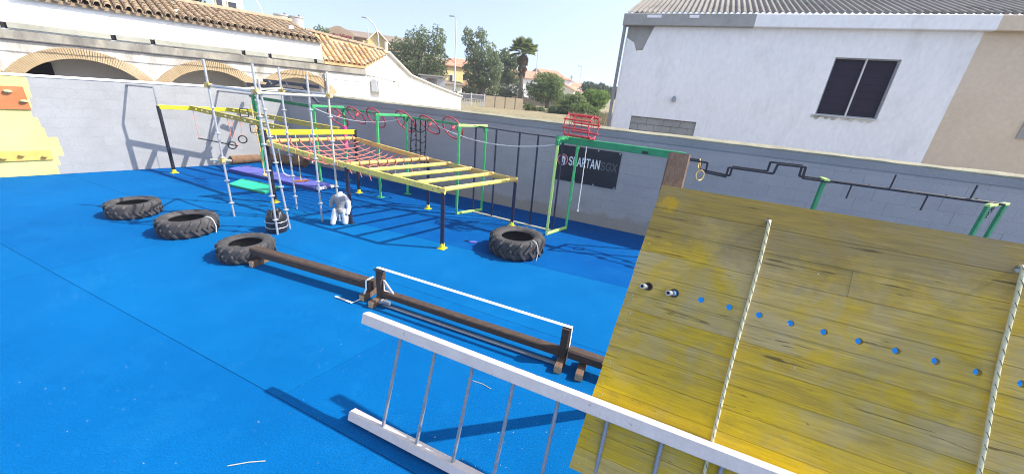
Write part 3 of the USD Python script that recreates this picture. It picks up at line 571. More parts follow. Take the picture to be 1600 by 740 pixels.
rfc = [[i * 4 + k, (i + 1) * 4 + k, (i + 1) * 4 + (k + 1) % 4, i * 4 + (k + 1) % 4] for i in range(ns - 1) for k in range(4)]
sh.part('roof', MB().add(rv, rfc), 'shed_roof', smooth=60)
sh.part('side_wall', MB().poly(Polygon([(.23, 0), (6, 0), (6, 7.6), (.23, 5.6)]), S(-2.28, SD), n2, Zv, e2, .2), 'shed_render')
sh.part('downpipe', MB().cyl(S(-2.36, SD + .06, 0), S(-2.36, SD + .06, 5.3), .05, 10), 'roof_grey')
for z in (1.6, 3.1, 4.4): sh.part('pipe_bracket', MB().ring(S(-2.36, SD + .06, z), Zv, .052, .012, 14, 5), 'rung_steel')
sh.part('wall_lamp', MB().lathe([(.0, .0), (.07, .01), (.06, .1), (.03, .16), (0, .17)], 12, c=S(-.52, SD + .06, 3.28)), 'rung_steel', smooth=40)
vt = sh.part('vent_surround', MB().box(S(7.26, SD + .01, 3.32), (.42, .02, .4), [e2, n2, Zv]), 'shed_concrete')
sh.part('vent', MB().box(S(7.33, SD + .025, 3.30), (.2, .03, .14), [e2, n2, Zv]), 'window_mesh', under=vt)

# ================================================================== OBSTACLE COURSE
def foot(th, p, m='yellow_bright'):
    mb = MB().box(A3(p[0], p[1], .008), (.16, .16, .012), [e2, n2, Zv]); mb.lathe([(.05, .012), (.05, .08), (.034, .15), (.0, .15)], 12, c=(p[0], p[1], 0))
    th.part('foot', mb, m)
def sag(p, q, s, n=14):
    t = np.linspace(0, 1, n)[:, None]; return np.asarray(p) * (1 - t) + np.asarray(q) * t - Zv * (4 * s * t * (1 - t))
def P3(x, y, z=0): return A3(x, y, z)

# ---- bouldering boards on the lit wall
b1 = Thing('climbing_board', 'orange-brown plywood board with two holds, high on the yellow wall patch', 'climbing board', W(-1.9, .03, 1.67), 'climbing boards on the block wall')
b1.part('panel', MB().bar(W(-2.5, .047, 1.945), W(-1.36, .047, 1.945), .02, .55, ch=.004), 'board_orange')
def hold(th, s, z, m, w=.07):
    mb = MB(); v = trimesh.creation.icosphere(2, 1.0); k = v.vertices * (1 + .35 * (meshkit.noise(v.vertices * 1.7 + s * 9, 2) - .5)[:, None])
    mb.add(W(s, .085, z) + k[:, :1] * w * e1 + k[:, 1:2] * .045 * n1 + k[:, 2:] * .035 * Zv, v.faces); th.part('climbing_hold', mb, m, smooth=True)
for s, z in ((-1.62, 2.10), (-1.42, 1.88), (-2.1, 1.95)): hold(b1, s, z, 'hold_resin')
b2 = Thing('climbing_board', 'ochre plywood strip with small holds, low on the yellow wall patch', 'climbing board', W(-1.9, .03, .40), 'climbing boards on the block wall')
b2.part('panel', MB().bar(W(-2.7, .047, .525), W(-1.29, .047, .525), .02, .25, ch=.004), 'board_ochre')
for s, z in ((-2.09, .49), (-1.78, .55), (-1.42, .50)): hold(b2, s, z, 'hold_ochre', .055)

# ---- tractor tyres lying flat
T1 = P3(-8.12, 7.29)
ty = Thing('tractor_tyre', 'worn tractor tyre lying flat, leftmost of the four, under the yellow wall patch', 'tyre', (0, 0, 0), 'tractor tyres lying on the blue floor')
prof = [(.355, .05), (.40, .022), (.47, .012), (.525, .03), (.553, .075), (.560, .21), (.553, .345), (.525, .39), (.47, .408), (.40, .398), (.355, .37), (.335, .34), (.345, .32), (.37, .33), (.42, .36), (.47, .365), (.50, .35), (.52, .3), (.525, .21), (.52, .12), (.50, .07), (.47, .055), (.42, .06), (.37, .09), (.345, .10), (.335, .08)]
ty.part('carcass', MB().lathe([(r, z) for r, z in prof[::1]][::-1], 56, close=True), 'tyre_rubber', smooth=45)
for side in (0, 1):
    for k in range(17):
        a0 = (k + .5 * side) / 17 * 2 * math.pi
        v = []; segs = 5
        for i in range(segs):
            t = i / (segs - 1); zz = .205 + (1 if side else -1) * (-.02 + .205 * t); aa = a0 + .24 * t + .03 * t * t
            wd = .045 - .008 * t; rr = .556 if t < .8 else .556 - .06 * (t - .8) / .2
            for (da, dr) in ((-wd, -.02), (-wd * .8, .040), (wd * .8, .040), (wd, -.02)):
                R_ = rr + dr; v.append((R_ * math.cos(aa + da), R_ * math.sin(aa + da), zz - (.018 if side else -.018) * (da / wd)))
        f = [[i * 4 + j, i * 4 + (j + 1) % 4, (i + 1) * 4 + (j + 1) % 4, (i + 1) * 4 + j] for i in range(segs - 1) for j in range(4)] + [[3, 2, 1, 0], [(segs - 1) * 4 + j for j in range(4)]]
        m = trimesh.Trimesh(np.array(v), MB().add(v, f).arrays()[1], process=False); m.fix_normals()
        ty.part('lug', MB().tm(m), 'tyre_rubber')
k0 = .90 / 1.19
x = UsdGeom.Xformable(ty.prim); x.ClearXformOpOrder()
mm = np.eye(4); mm[:3, :3] *= k0; mm[3, :3] = T1; x.AddTransformOp().Set(Gf.Matrix4d(*mm.ravel().tolist()))
for (px, py, dia, rz, lb) in ((-6.41, 6.66, .98, 1.1, 'big tractor tyre with a pale cord down its tread, middle of the left three'), (-4.69, 5.87, .88, 2.2, 'tractor tyre lying flat at the end of the dark timber balance beam'), (.11, 7.17, 1.17, .4, 'tractor tyre lying flat alone in front of the green frame by the dark wall')):
    dup(ty, lb, 'tractor tyres lying on the blue floor', (px, py, 0), rz, dia / 1.19)
def tyre_cord(c, R, h, ang, lb):
    d = A3(math.cos(ang), math.sin(ang), 0); t = A3(-math.sin(ang), math.cos(ang), 0); c = A3(*c, 0)
    pts = [c + d * (R * .62) + Zv * (h * .88), c + d * (R * .80) + Zv * (h + .012), c + d * (R * .97) + Zv * (h * .97), c + d * (R * 1.03) + t * .01 + Zv * (h * .8), c + d * (R * 1.045) + t * .03 + Zv * (h * .45), c + d * (R * 1.03) + t * .02 + Zv * (h * .12), c + d * (R * 1.02) + t * .02 + Zv * .012]
    one('cord', MB().tube(pts, .009, 6), 'rope_grey', lb, 'cord', smooth=True)
tyre_cord((-6.41, 6.66), .49, .335, .04, 'pale cord hanging down the tread of the middle left tyre')
tyre_cord((.11, 7.17), .585, .40, -.83, 'pale cord hanging down the tread of the tyre standing alone')

# ---- perforated beam rig between the lit wall and the cargo net
RA, RC, RB, RM = P3(-10.36, 10.74), P3(-8.55, 12.12), P3(-6.12, 8.89), P3(-4.61, 10.42)
rig = Thing('beam_rig', 'tall rig of black and green posts with yellow perforated beams near the lit wall', 'obstacle rig', RA)
rig.part('post', MB().cyl(RA, RA + Zv * 1.92, .045, 12), 'black_steel', smooth=40); foot(rig, RA)
rig.part('wall_brace', MB().tube([RA + Zv * 1.92, RA + Zv * 2.40, W(.5, .0, 2.40)], .026, 8), 'rung_steel')
rig.part('post', MB().cyl(RB, RB + Zv * 1.80, .05, 12), 'black_steel', smooth=40); foot(rig, RB)
rig.part('post', MB().cyl(RM, RM + Zv * 1.80, .045, 12), 'black_steel', smooth=40); foot(rig, RM)
rig.part('post', MB().bar(RC, RC + Zv * 2.38, .07, .07), 'green_dark', label='green square post')
rig.part('wall_brace', MB().tube([RC + Zv * 2.37, W(2.58, .0, 2.37)], .026, 8), 'rung_steel')
pl = sbox(-.075, .75, .075, 2.2)
for z in np.arange(.9, 2.15, .14): pl = pl.difference(Point(.02, z).buffer(.026, 6))
rig.part('hole_plate', MB().poly(pl, RC + e2 * .12, e2, Zv, n2, .012), 'green_paint')
za, zc2 = 1.89, 1.885
PA, PC, PB, PM = RA + Zv * za, RC + Zv * zc2, RB + Zv * 1.74, RM + Zv * 1.74
rig.part('cross_beam', MB().bar(PA, PC, .06, .11), 'yellow_bright')
rig.part('cross_beam', MB().bar(PB, PM, .06, .13), 'yellow_bright')
L1a, L1b, L2a, L2b = P3(-9.79, 11.18, 1.90), P3(-5.77, 9.25, 1.80), P3(-9.10, 11.70, 1.90), P3(-4.91, 10.12, 1.80)
for a, b in ((L1a, L1b), (L2a, L2b)):
    t = unit(b - a); sd = unit(np.cross(t, Zv)); u = np.cross(sd, t); L = np.linalg.norm(b - a)
    web = sbox(0, -.052, L, .052)
    for q in np.arange(.22, L - .1, .30): web = web.difference(sbox(q, -.026, q + .10, .014))
    rig.part('perforated_beam', MB().poly(web, a - sd * .004, t, u, sd, .008).bar(a + u * .056, b + u * .056, .076, .008, ch=.001).bar(a - u * .056, b - u * .056, .076, .008, ch=.001), 'yellow_shaded')
def hang(name, lb, cat, p_top, p_bot, item, m, rope='rope_coral', r=.008):
    th = Thing(name, lb, cat, p_bot, None)
    th.part('rope', MB().tube([p_top, (np.asarray(p_top) + p_bot) / 2 + A3(.01, .01, 0), p_bot], r, 5), rope)
    item(th, np.asarray(p_bot, float), m); return th
vn = unit(A3(.62, -.75, .1))
def i_ring(th, p, m): th.part('ring', MB().ring(p - Zv * .10, vn, .095, .017, 22, 7), m, smooth=True)
hang('gym_ring', 'black ring on a thin red rope, left of the scaffold poles', 'gym ring', P3(-8.14, 10.39, 1.83), P3(-8.14, 10.39, 1.16), i_ring, 'black_steel')
hang('gym_ring', 'black ring on a thin red rope, right of and higher than the other black ring', 'gym ring', P3(-7.62, 10.14, 1.82), P3(-7.62, 10.14, 1.40), i_ring, 'black_steel')
hang('gym_ring', 'wooden ring hanging beside the green holed post', 'gym ring', P3(-7.75, 10.95, 1.85), P3(-7.75, 10.95, 1.52), i_ring, 'ring_wood', 'ring_wood', .012)
tz = Thing('trapeze_bar', 'long thin dark bar hung on cords under the yellow beam, before the lit wall', 'trapeze bar', P3(-9.6, 11.1, 1.03))
tz.part('bar', MB().cyl(P3(-9.75, 11.16, 1.03), P3(-7.9, 10.27, 1.08), .018, 8), 'black_steel')
for q in ((-9.72, 11.14), (-7.95, 10.3)): tz.part('cord', MB().cyl(P3(*q, 1.04), P3(*q, 1.84), .006, 5), 'rope_coral')
def i_swing(th, p, m): th.part('seat', MB().bar(p + A3(-.16, -.02, 0), p + A3(.16, .06, .03), .13, .04), m)
hang('swing_seat', 'small reddish wooden board hanging on a rope over the purple mat', 'swing seat', P3(-6.04, 9.98, 1.7), P3(-6.04, 9.98, .30), i_swing, 'board_orange', 'rope_white', .011)
def i_ball(th, p, m): th.part('ball', MB().tm(trimesh.creation.icosphere(2, .06).apply_translation(p)), m, smooth=True)
hang('rope_ball', 'orange rope ending in a small yellow ball over the purple mat', 'climbing rope', P3(-7.6, 10.65, 2.2), P3(-7.5, 10.62, .22), i_ball, 'ring_wood', 'ring_wood', .016)
def i_none(th, p, m): th.part('tail', MB().tube([p, p + A3(.02, 0, -.12), p + A3(.10, .02, -.2), p + A3(.22, .04, -.22)], .014, 6), m)
hang('hanging_rope', 'white rope with a curled end hanging left of the cargo net', 'rope', P3(-6.95, 10.5, 1.8), P3(-6.82, 10.42, .52), i_none, 'rope_grey', 'rope_grey', .013)
hang('hanging_rope', 'thin pale rope hanging straight behind the bright yellow beam', 'rope', P3(-5.6, 9.85, 1.75), P3(-5.58, 9.85, .9), lambda th, p, m: th.part('knot', MB().tm(trimesh.creation.icosphere(1, .028).apply_translation(p)), m), 'rope_grey', 'rope_grey', .011)
gb = Thing('grip_bracket', 'two square black grip frames standing on the yellow perforated beam', 'bracket', P3(-7.3, 9.98, 1.9))
for q, z in (((-7.36, 10.01), 2.02), ((-7.05, 9.87), 1.66)):
    c = P3(*q, z); mb = MB()
    for a, b in (((-.09, -.1), (.09, -.1)), ((.09, -.1), (.09, .1)), ((.09, .1), (-.09, .1)), ((-.09, .1), (-.09, -.1))): mb.bar(c + a[0] * e1 + a[1] * Zv, c + b[0] * e1 + b[1] * Zv, .02, .02, up=n1)
    gb.part('grip', mb, 'black_steel')

# ---- low yellow bar frame
F1, F4, R1_, R3 = P3(-1.42, 6.96), P3(-3.75, 7.93), P3(-.04, 8.72), P3(-2.34, 9.51)
mk = Thing('bar_frame', 'low yellow monkey bar frame on navy posts with yellow feet', 'climbing frame', F1)
for p, h in ((F1, 1.19), (F4, 1.29), (R1_, 1.13), (R3, 1.28)):
    mk.part('post', MB().bar(p, p + Zv * h, .075, .075), 'navy_paint')
    if p is not F4: foot(mk, p)
    else: mk.part('base_plate', MB().box(p + Zv * .006, (.17, .14, .01), [e2, n2, Zv]), 'black_steel')
fr_, br_ = [F1 + Zv * 1.22, F4 + Zv * 1.325, RB + Zv * 1.49], [R1_ + Zv * 1.17, R3 + Zv * 1.32, RM + Zv * 1.54]
mk.part('front_rail', MB().bar(fr_[0] + unit(fr_[0] - fr_[1]) * .05, fr_[1], .05, .12).bar(fr_[1], fr_[2], .05, .12), 'yellow_paint')
mk.part('rear_rail', MB().bar(br_[0] + unit(br_[0] - br_[1]) * .05, br_[1], .05, .12).bar(br_[1], br_[2], .05, .12), 'yellow_rust')
for k in range(4):
    t = k / 4; a = fr_[0] * (1 - t) + fr_[1] * t; b = br_[0] * (1 - t) + br_[1] * t; u = unit(b - a)
    rp = mk.part('rung', MB().bar(a + u * .03 + Zv * .03, b + u * .03 + Zv * .03, .085, .085, ch=.022), 'yellow_paint')
    mk.part('wrap', MB().bar(b - u * .30 + Zv * .03, b - u * .02 + Zv * .03, .091, .091, ch=.024), 'yellow_rust', under=rp)
for pq, dirn in ((fr_, -1), (br_, 1)):
    for a, b in zip(pq[:-1], pq[1:]):
        u = unit(b - a); o = unit(np.cross(u, Zv)); o = o if o @ n2 * dirn > 0 else -o
        for t in np.linspace(.02, .98, 5): mk.part('bolt', MB().cyl(a * (1 - t) + b * t + o * .024, a * (1 - t) + b * t + o * .036, .016, 6), 'galvanised')
for a, b in ((fr_[1], br_[1]), (fr_[2], br_[2])):
    mk.part('net_bar', MB().cyl(a + Zv * .03, b + Zv * .03, .05, 14), 'yellow_rust', smooth=40)
# cargo net slung between the two round bars and the rails
nt = Thing('cargo_net', 'coral rope cargo net sagging inside the yellow frame', 'cargo net', F4 + Zv * 1.3)
Nu, Nv = 9, 12
def netp(i, j):
    t = np.clip(i / Nv, 0, 1); w = np.clip(j / Nu, 0, 1)
    a = fr_[2] * (1 - t) + fr_[1] * t; b = br_[2] * (1 - t) + br_[1] * t
    s_ = .34 * (4 * t * (1 - t)) ** .75 * (.35 + .65 * (4 * w * (1 - w)) ** .6)
    o = .022 * (np.array([meshkit.noise(A3(i * 1.7, j * 2.3, k)) for k in range(3)]) - .5) * 2
    return a * (1 - w) + b * w + Zv * (.05 - s_) + o * (1 if 0 < i < Nv else 0)
for j in range(Nu + 1):
    pts = [netp(i, j) for i in np.linspace(0, Nv, 25)]
    nt.part('net_cord', MB().tube(pts, .013, 5), 'rope_coral', smooth=True)
for i in range(1, Nv):
    pts = [netp(i, j) for j in np.linspace(0, Nu, 19)]
    nt.part('net_cord', MB().tube(pts, .012, 5), 'rope_coral', smooth=True)
for e_, (a, b) in enumerate(((fr_[2], br_[2]), (fr_[1], br_[1]))):
    u = unit(b - a)
    for j in range(Nu + 1):
        c = a + (b - a) * (j + .35) / (Nu + .7) + Zv * .03
        nt.part('lashing', MB().ring(c, u + A3(.2, .1, .15) * (1 if j % 2 else -1), .064, .012, 12, 5), 'rope_coral', smooth=True)
        if e_: nt.part('cord_tail', MB().tube([c - Zv * .06, c + A3(.03, -.05, -.14 - .08 * (j % 3)), c + A3(.05, -.03, -.2 - .1 * (j % 3))], .010, 5), 'rope_coral')
for j in range(1, Nv, 2):
    c = fr_[2] + (fr_[1] - fr_[2]) * j / Nv
    nt.part('lashing', MB().ring(c, unit(fr_[1] - fr_[2]) + A3(.1, .2, .1), .072, .011, 12, 5), 'rope_coral', smooth=True)

# ---- scaffold tower
sc = Thing('scaffold_tower', 'open tower of galvanised scaffold tubes with small ring discs', 'scaffold', P3(-5, 7.6))
SP = {'a': P3(-6.27, 7.67), 'b': P3(-4.81, 6.91), 'c': P3(-4.77, 7.27), 'd': P3(-5.37, 8.56), 'e': P3(-4.37, 7.85), 'f': P3(-4.04, 7.99)}
tops = {'a': 3.21, 'b': 3.20, 'c': 3.12, 'd': 3.2, 'e': 3.10, 'f': 3.13}
for k, p in SP.items():
    lean = A3(.02, -.01, 0) if k in 'bc' else A3(0, 0, 0)
    topq = p + Zv * tops[k] + lean * 1.5
    if k == 'c': topq = SP['b'] + A3(.03, .07, 2.95)
    pp = sc.part('standard', MB().tube([p, topq], .0215, 10), 'galvanised_worn' if k == 'f' else 'galvanised', smooth=40)
    for z in (.32, .82, 1.32, 1.82, 2.32):
        sc.part('ring_disc', MB().lathe([(.020, -.009), (.052, -.007), (.054, .0), (.052, .007), (.020, .009)], 12, c=p + (topq - p) * ((z + (.12 if k in 'ce' else 0)) / topq[2])), 'galvanised', under=pp)
zl = 2.74
for a, b, m, r, dz in (('a', 'b', 'galvanised', .025, 0), ('b', 'f', 'galvanised_worn', .028, -.02), ('b', 'd', 'galvanised_worn', .022, .03), ('d', 'f', 'galvanised', .020, .02)):
    u = unit(SP[b] - SP[a])
    sc.part('ledger', MB().cyl(SP[a] + Zv * (zl + dz) - u * .06, SP[b] + Zv * (zl + dz) + u * .08, r, 10), m, smooth=40)
for k in 'abdf': sc.part('clamp', MB().box(SP[k] + Zv * zl, (.10, .10, .08), [e2, n2, Zv]).cyl(SP[k] + Zv * zl + A3(.06, -.06, 0), SP[k] + Zv * zl + A3(.06, -.06, .07), .012, 6), 'brass_clamp')
sc.part('stub_ledger', MB().cyl(SP['a'] + A3(-.22, -.06, 1.26), SP['a'] + A3(.14, .04, 1.26), .026, 8), 'galvanised_worn')
sc.part('clamp', MB().box(SP['a'] + Zv * 1.26, (.10, .10, .08), [e2, n2, Zv]), 'brass_clamp')
# ---- black weighted sack at the foot of the scaffold
bg_c = P3(-4.93, 7.10)
bg = Thing('tarp_sack', 'black tarpaulin sack with two pale hoops at the foot of the scaffold', 'sack', bg_c)
a = np.linspace(0, 2 * np.pi, 40, endpoint=False); rows = [(.0, .0), (.175, .0), (.19, .03), (.192, .10), (.188, .2), (.185, .29), (.172, .34), (.13, .40), (.09, .43), (.05, .42), (0.0, .40)]; v = []
for (r_, z) in rows:
    for t in a:
        cr = max(0, (z - .26) / .17); q = meshkit.noise(A3(3.1 * math.cos(t), 3.1 * math.sin(t), z * 7)) - .5
        v.append(bg_c + A3((r_ + .11 * cr * q) * math.cos(t), (r_ + .11 * cr * q) * math.sin(t), z + .10 * cr * (meshkit.noise(A3(4 * math.cos(t), 4 * math.sin(t), 7)) - .5)))
f = [[i * 40 + j, i * 40 + (j + 1) % 40, (i + 1) * 40 + (j + 1) % 40, (i + 1) * 40 + j] for i in range(len(rows) - 1) for j in range(40)]
bg.part('sack', MB().add(v, f), 'tarp_black', smooth=40)
for z in (.11, .23): bg.part('hoop', MB().ring(bg_c + Zv * z, Zv, .194, .009, 32, 6), 'galvanised', smooth=True)
for k in range(3): bg.part('strap_end', MB().tube([bg_c + A3(-.08 + .07 * k, .02, .41), bg_c + A3(-.10 + .1 * k, -.05, .47), bg_c + A3(-.02 + .09 * k, -.13, .40)], .014, 5), 'tarp_black')
# ---- headless training dummy
dm_o = P3(-3.93, 7.80); dr, df = unit(A3(.895, .445, 0)), unit(A3(.445, -.895, 0))
dm = Thing('training_dummy', 'headless pale stuffed training dummy standing at a scaffold tube, shade painted onto its torso', 'training dummy', dm_o)
def blob(chains, res=.022, it=8):
    tot = None
    for ch in chains:
        for (p, ra), (q, rb) in zip(ch[:-1], ch[1:]):
            h = m3.Manifold.batch_hull([m3.Manifold.sphere(ra, 20).translate([float(x) for x in p]), m3.Manifold.sphere(rb, 20).translate([float(x) for x in q])])
            tot = h if tot is None else tot + h
    ms = tot.refine_to_length(res).to_mesh(); m = trimesh.Trimesh(ms.vert_properties[:, :3], ms.tri_verts, process=True)
    trimesh.smoothing.filter_taubin(m, iterations=it); return MB().tm(m)
def dp(u, w, z): return dm_o + dr * u + df * w + Zv * z
dm.part('body', blob([[(dp(-.045, 0, .625), .08), (dp(.10, 0, .61), .08)], [(dp(-.02, 0, .60), .09), (dp(.03, .01, .45), .082), (dp(.02, .015, .34), .09)], [(dp(.085, 0, .58), .09), (dp(.03, .01, .45), .082)], [(dp(-.045, .01, .33), .078), (dp(.075, .01, .31), .078)], [(dp(.02, .055, .37), .066), (dp(.03, .06, .33), .066)], [(dp(-.07, .0, .63), .066), (dp(-.125, -.02, .55), .055), (dp(-.155, -.02, .44), .046)]], .016, 14), 'vinyl_shaded', smooth=True)
dm.part('collar', blob([[(dp(.02, 0, .67), .06), (dp(.055, .0, .715), .05)], [(dp(-.03, .035, .675), .035), (dp(.10, .03, .685), .04)]], .016, 14), 'vinyl_white', smooth=True)
dm.part('leg', blob([[(dp(-.075, .01, .33), .070), (dp(-.12, .03, .18), .064), (dp(-.15, .05, .058), .054)]], .016, 10), 'vinyl_white', smooth=True)
dm.part('leg', blob([[(dp(.09, .02, .31), .072), (dp(.11, .05, .16), .066), (dp(.105, .07, .060), .058)]], .016, 10), 'vinyl_white', smooth=True)
dm.part('arm', blob([[(dp(.135, .0, .615), .066), (dp(.195, .01, .52), .054), (dp(.205, .03, .40), .048), (dp(.165, .08, .28), .047)]], .016, 10), 'vinyl_white', smooth=True)
for z in (.43, .52): dm.part('seam', MB().ring(dp(.03, .012, z), Zv + dr * .1, .088, .004, 24, 5), 'vinyl_seam')

# ---- floor mats and bark logs
pm = Thing('gym_mat', 'long purple gym mat with pale tabs at its right end', 'gym mat', P3(-7.3, 10.9), 'gym mats on the floor')
def slab(c4, z0, z1):
    c4 = [np.asarray(c, float) for c in c4]; v = [A3(*c, z0) for c in c4] + [A3(*c, z1) for c in c4]
    m = trimesh.convex.convex_hull(np.array(v)); return MB().tm(m)
c4 = [(-9.27, 11.47), (-9.13, 12.11), (-5.49, 10.74), (-5.80, 10.17)]
pm.part('cover', slab(c4, .085, .10), 'mat_purple'); pm.part('core', slab([np.array(c) * .998 + np.array([-7.4, 11.1]) * .002 for c in c4], .004, .085), 'mat_edge')
for t in (.08, .32, .74): 
    p0 = np.array(c4[3]) * (1 - t) + np.array(c4[2]) * t; p1 = np.array(c4[3]) * (1 - t - .2) + np.array(c4[2]) * (t + .2); d = np.array([.04, -.02])
    pm.part('tab', MB().bar(A3(*(p0 + d), .065), A3(*(p1 + d), .065), .10, .07), 'vinyl_white')
gm = Thing('gym_mat', 'short emerald green folding mat beside the purple mat', 'gym mat', P3(-7.4, 10), 'gym mats on the floor')
g4 = [np.array(q) for q in ((-8.09, 9.92), (-8.17, 10.57), (-6.75, 10.14), (-6.78, 9.46))]
mA, mB_ = (g4[0] + g4[3]) / 2, (g4[1] + g4[2]) / 2
gm.part('cover', slab([g4[0], g4[1], mB_ - [.004, 0], mA - [.004, 0]], .05, .065), 'mat_green'); gm.part('cover', slab([mA + [.004, 0], mB_ + [.004, 0], g4[2], g4[3]], .05, .065), 'mat_green')
gm.part('core', slab([q * .999 + np.array([-7.45, 10.0]) * .001 for q in g4], .004, .05), 'green_dark')
def log(p, q, r, name_l, seed):
    n_, k = 26, 16; v = []; p, q = np.asarray(p), np.asarray(q); t = unit(q - p); sd = unit(np.cross(t, Zv)); u = np.cross(sd, t)
    for i in range(n_):
        c = p + (q - p) * i / (n_ - 1)
        for j in range(k):
            aa = j / k * 2 * np.pi; rr = r * (1 + .22 * (meshkit.fbm(A3(i * .55, 2 * math.cos(aa), 2 * math.sin(aa)), 3, seed) - .5)); v.append(c + rr * (math.cos(aa) * sd + math.sin(aa) * u))
    v += [p, q]; f = []
    for i in range(n_ - 1):
        for j in range(k): f += [[i * k + j, i * k + (j + 1) % k, (i + 1) * k + (j + 1) % k], [i * k + j, (i + 1) * k + (j + 1) % k, (i + 1) * k + j]]
    for j in range(k): f += [[n_ * k, (j + 1) % k, j], [n_ * k + 1, (n_ - 1) * k + j, (n_ - 1) * k + (j + 1) % k]]
    one('log', MB().add(v, f), 'log_bark', name_l, 'log', smooth=50)
log(P3(-9.86, 12.40, .15), P3(-9.25, 13.35, .15), .15, 'brown bark log lying along the foot of the sunlit wall', 1)
log(P3(-9.15, 13.3, .16), P3(-7.65, 13.05, .15), .16, 'dark bark log lying across the corner of the two walls', 2)

# ---- green frames, wheel beam and wheels
FR = [(P3(-6.12, 11.17), P3(-5.52, 11.74)), (P3(-3.88, 10.17), P3(-3.27, 10.76)), (P3(-1.52, 9.24), P3(-.92, 9.77)), (P3(.82, 8.31), P3(1.35, 8.90))]
FL = ['green square tube frame nearest the wall corner', 'green square tube frame with a pink padded rear post', 'green square tube frame at the left end of the black poles', 'green square tube frame under the red drum, before the black banner']
for i, (a, b) in enumerate(FR):
    h = 2.27
    th = Thing('green_frame', FL[i], 'green frame', a, 'green frames along the grey wall')
    th.part('post', MB().bar(a, a + Zv * (h - .03), .06, .06), 'lime_paint' if i == 3 else 'green_paint'); th.part('post', MB().bar(b, b + Zv * (h - .03), .06, .06), 'green_paint')
    th.part('top_bar', MB().bar(a + unit(a - b) * .03 + Zv * h, b + unit(b - a) * .03 + Zv * h, .062, .062), 'lime_paint' if i == 2 else 'green_paint')
    if i >= 2: th.part('base_bar', MB().bar(a + Zv * .035, b + Zv * .035, .06, .06), 'lime_paint')
    else:
        for p in (a, b): th.part('base_plate', MB().box(p + Zv * .006, (.2, .14, .01), [e2, n2, Zv]), 'green_paint')
    for p in (a, b): th.part('gusset', MB().box(p + Zv * (h - .09), (.10, .075, .10), [unit(b - a), np.cross(Zv, unit(b - a)), Zv]), 'green_dark')
    if i == 0: th.part('pad', MB().cyl(b + Zv * 1.0, b + Zv * 1.72, .075, 14), 'pad_pink', smooth=40)
wb = Thing('wheel_beam', 'long green beam carrying six red wheels along the grey wall', 'beam', FR[0][1] + Zv * 2.2)
wb.part('beam', MB().bar(FR[0][1] + Zv * 2.225, FR[2][1] + Zv * 2.225, .05, .055), 'green_dark')
tb = Thing('tie_beam', 'green flat beam with its shade painted in, high across the wall corner', 'beam', RC + Zv * 2.3)
tb.part('beam', MB().bar(RC + Zv * 2.30, FR[0][0] + Zv * 2.25 + unit(RC - FR[0][0]) * .04, .05, .09), 'green_shade')
sf = Thing('bracket_frame', 'dark steel angle frame with diagonal struts above the wall corner', 'steel frame', S(-12, 1.2, 2.4))
for d, z in ((.95, 2.80), (1.5, 2.66)): sf.part('rail', MB().bar(S(-13.0, d, z), S(-10.4, d, z - .02), .07, .10), 'steel_dark')
for p, q in ((S(-13.0, 1.5, 2.3), S(-12.3, .95, 2.80)), (S(-11.9, .95, 2.80), S(-10.9, 1.58, 2.26)), (S(-11.2, .95, 2.80), S(-10.55, .95, 2.30)), (S(-12.4, 1.55, 2.36), S(-11.9, 1.5, 2.80))): sf.part('strut', MB().bar(p, q, .08, .07), 'steel_dark')
whs = [((-5.76, 11.87, 1.95), .35, (.34, .73, .6)), ((-5.04, 11.57, 2.08), .32, (.38, .66, .65)), ((-4.33, 11.27, 2.09), .325, (.39, .74, .55)), ((-3.32, 10.84, 2.10), .345, (.43, .71, .56)), ((-2.55, 10.52, 2.10), .33, (.44, .6, .67)), ((-1.86, 10.23, 2.10), .33, (.47, .74, .48))]
WL = ['first red hand wheel from the wall corner, seen behind the scaffold tube', 'second red hand wheel from the wall corner', 'third red hand wheel, left of the second green frame', 'fourth red hand wheel, hanging over the black net', 'fifth red hand wheel, right of the black net', 'sixth red hand wheel, by the third green frame']
w0 = Thing('hand_wheel', WL[0], 'hand wheel', (0, 0, 0), 'red hand wheels on the green beam')
w0.part('rim', MB().ring((0, 0, 0), (0, 0, 1), .33, .019, 36, 8), 'wine_paint', smooth=True)
for k in range(3): w0.part('spoke', MB().cyl((0, 0, 0), (.33 * math.cos(k * 2.094 + .4), .33 * math.sin(k * 2.094 + .4), 0), .009, 6), 'wine_paint')
w0.part('hub', MB().lathe([(0, -.03), (.03, -.03), (.035, .03), (.02, .10), (0, .10)], 12), 'red_paint', smooth=40)
for i, (c, R_, nr) in enumerate(whs):
    nr = unit(nr); u = unit(np.cross(nr, Zv)); w_ = np.cross(nr, u); k = R_ / .33
    m = np.eye(4); m[0, :3] = u * k; m[1, :3] = w_ * k; m[2, :3] = nr * k; m[3, :3] = c
    if i == 0:
        x = UsdGeom.Xformable(w0.prim); x.ClearXformOpOrder(); x.AddTransformOp().Set(Gf.Matrix4d(*m.ravel().tolist()))
    else: dup(w0, WL[i], 'red hand wheels on the green beam', c, mat4=m)
    wb.part('hanger', MB().cyl(A3(*c) + A3(*nr) * .05, A3(c[0], c[1], 2.24) + n2 * -.03, .012, 6), 'wine_paint')
# white slack ropes
rp = Thing('slack_rope', 'pale rope sagging from the corner frame to the green wheel beam', 'rope', FR[0][0] + Zv * 2.2, 'pale ropes slung along the grey wall')
rp.part('rope', MB().tube(sag(FR[0][0] + Zv * 2.22, S(-7.25, .82, 2.2), .24, 18), .011, 6), 'rope_grey', smooth=True)
rp = Thing('slack_rope', 'pale rope sagging past the black poles to the frame under the red drum', 'rope', S(-5, 1, 2), 'pale ropes slung along the grey wall')
rp.part('rope', MB().tube(sag(S(-6.5, .85, 2.22), FR[3][0] + Zv * 2.14, .28, 20), .011, 6), 'rope_grey', smooth=True)
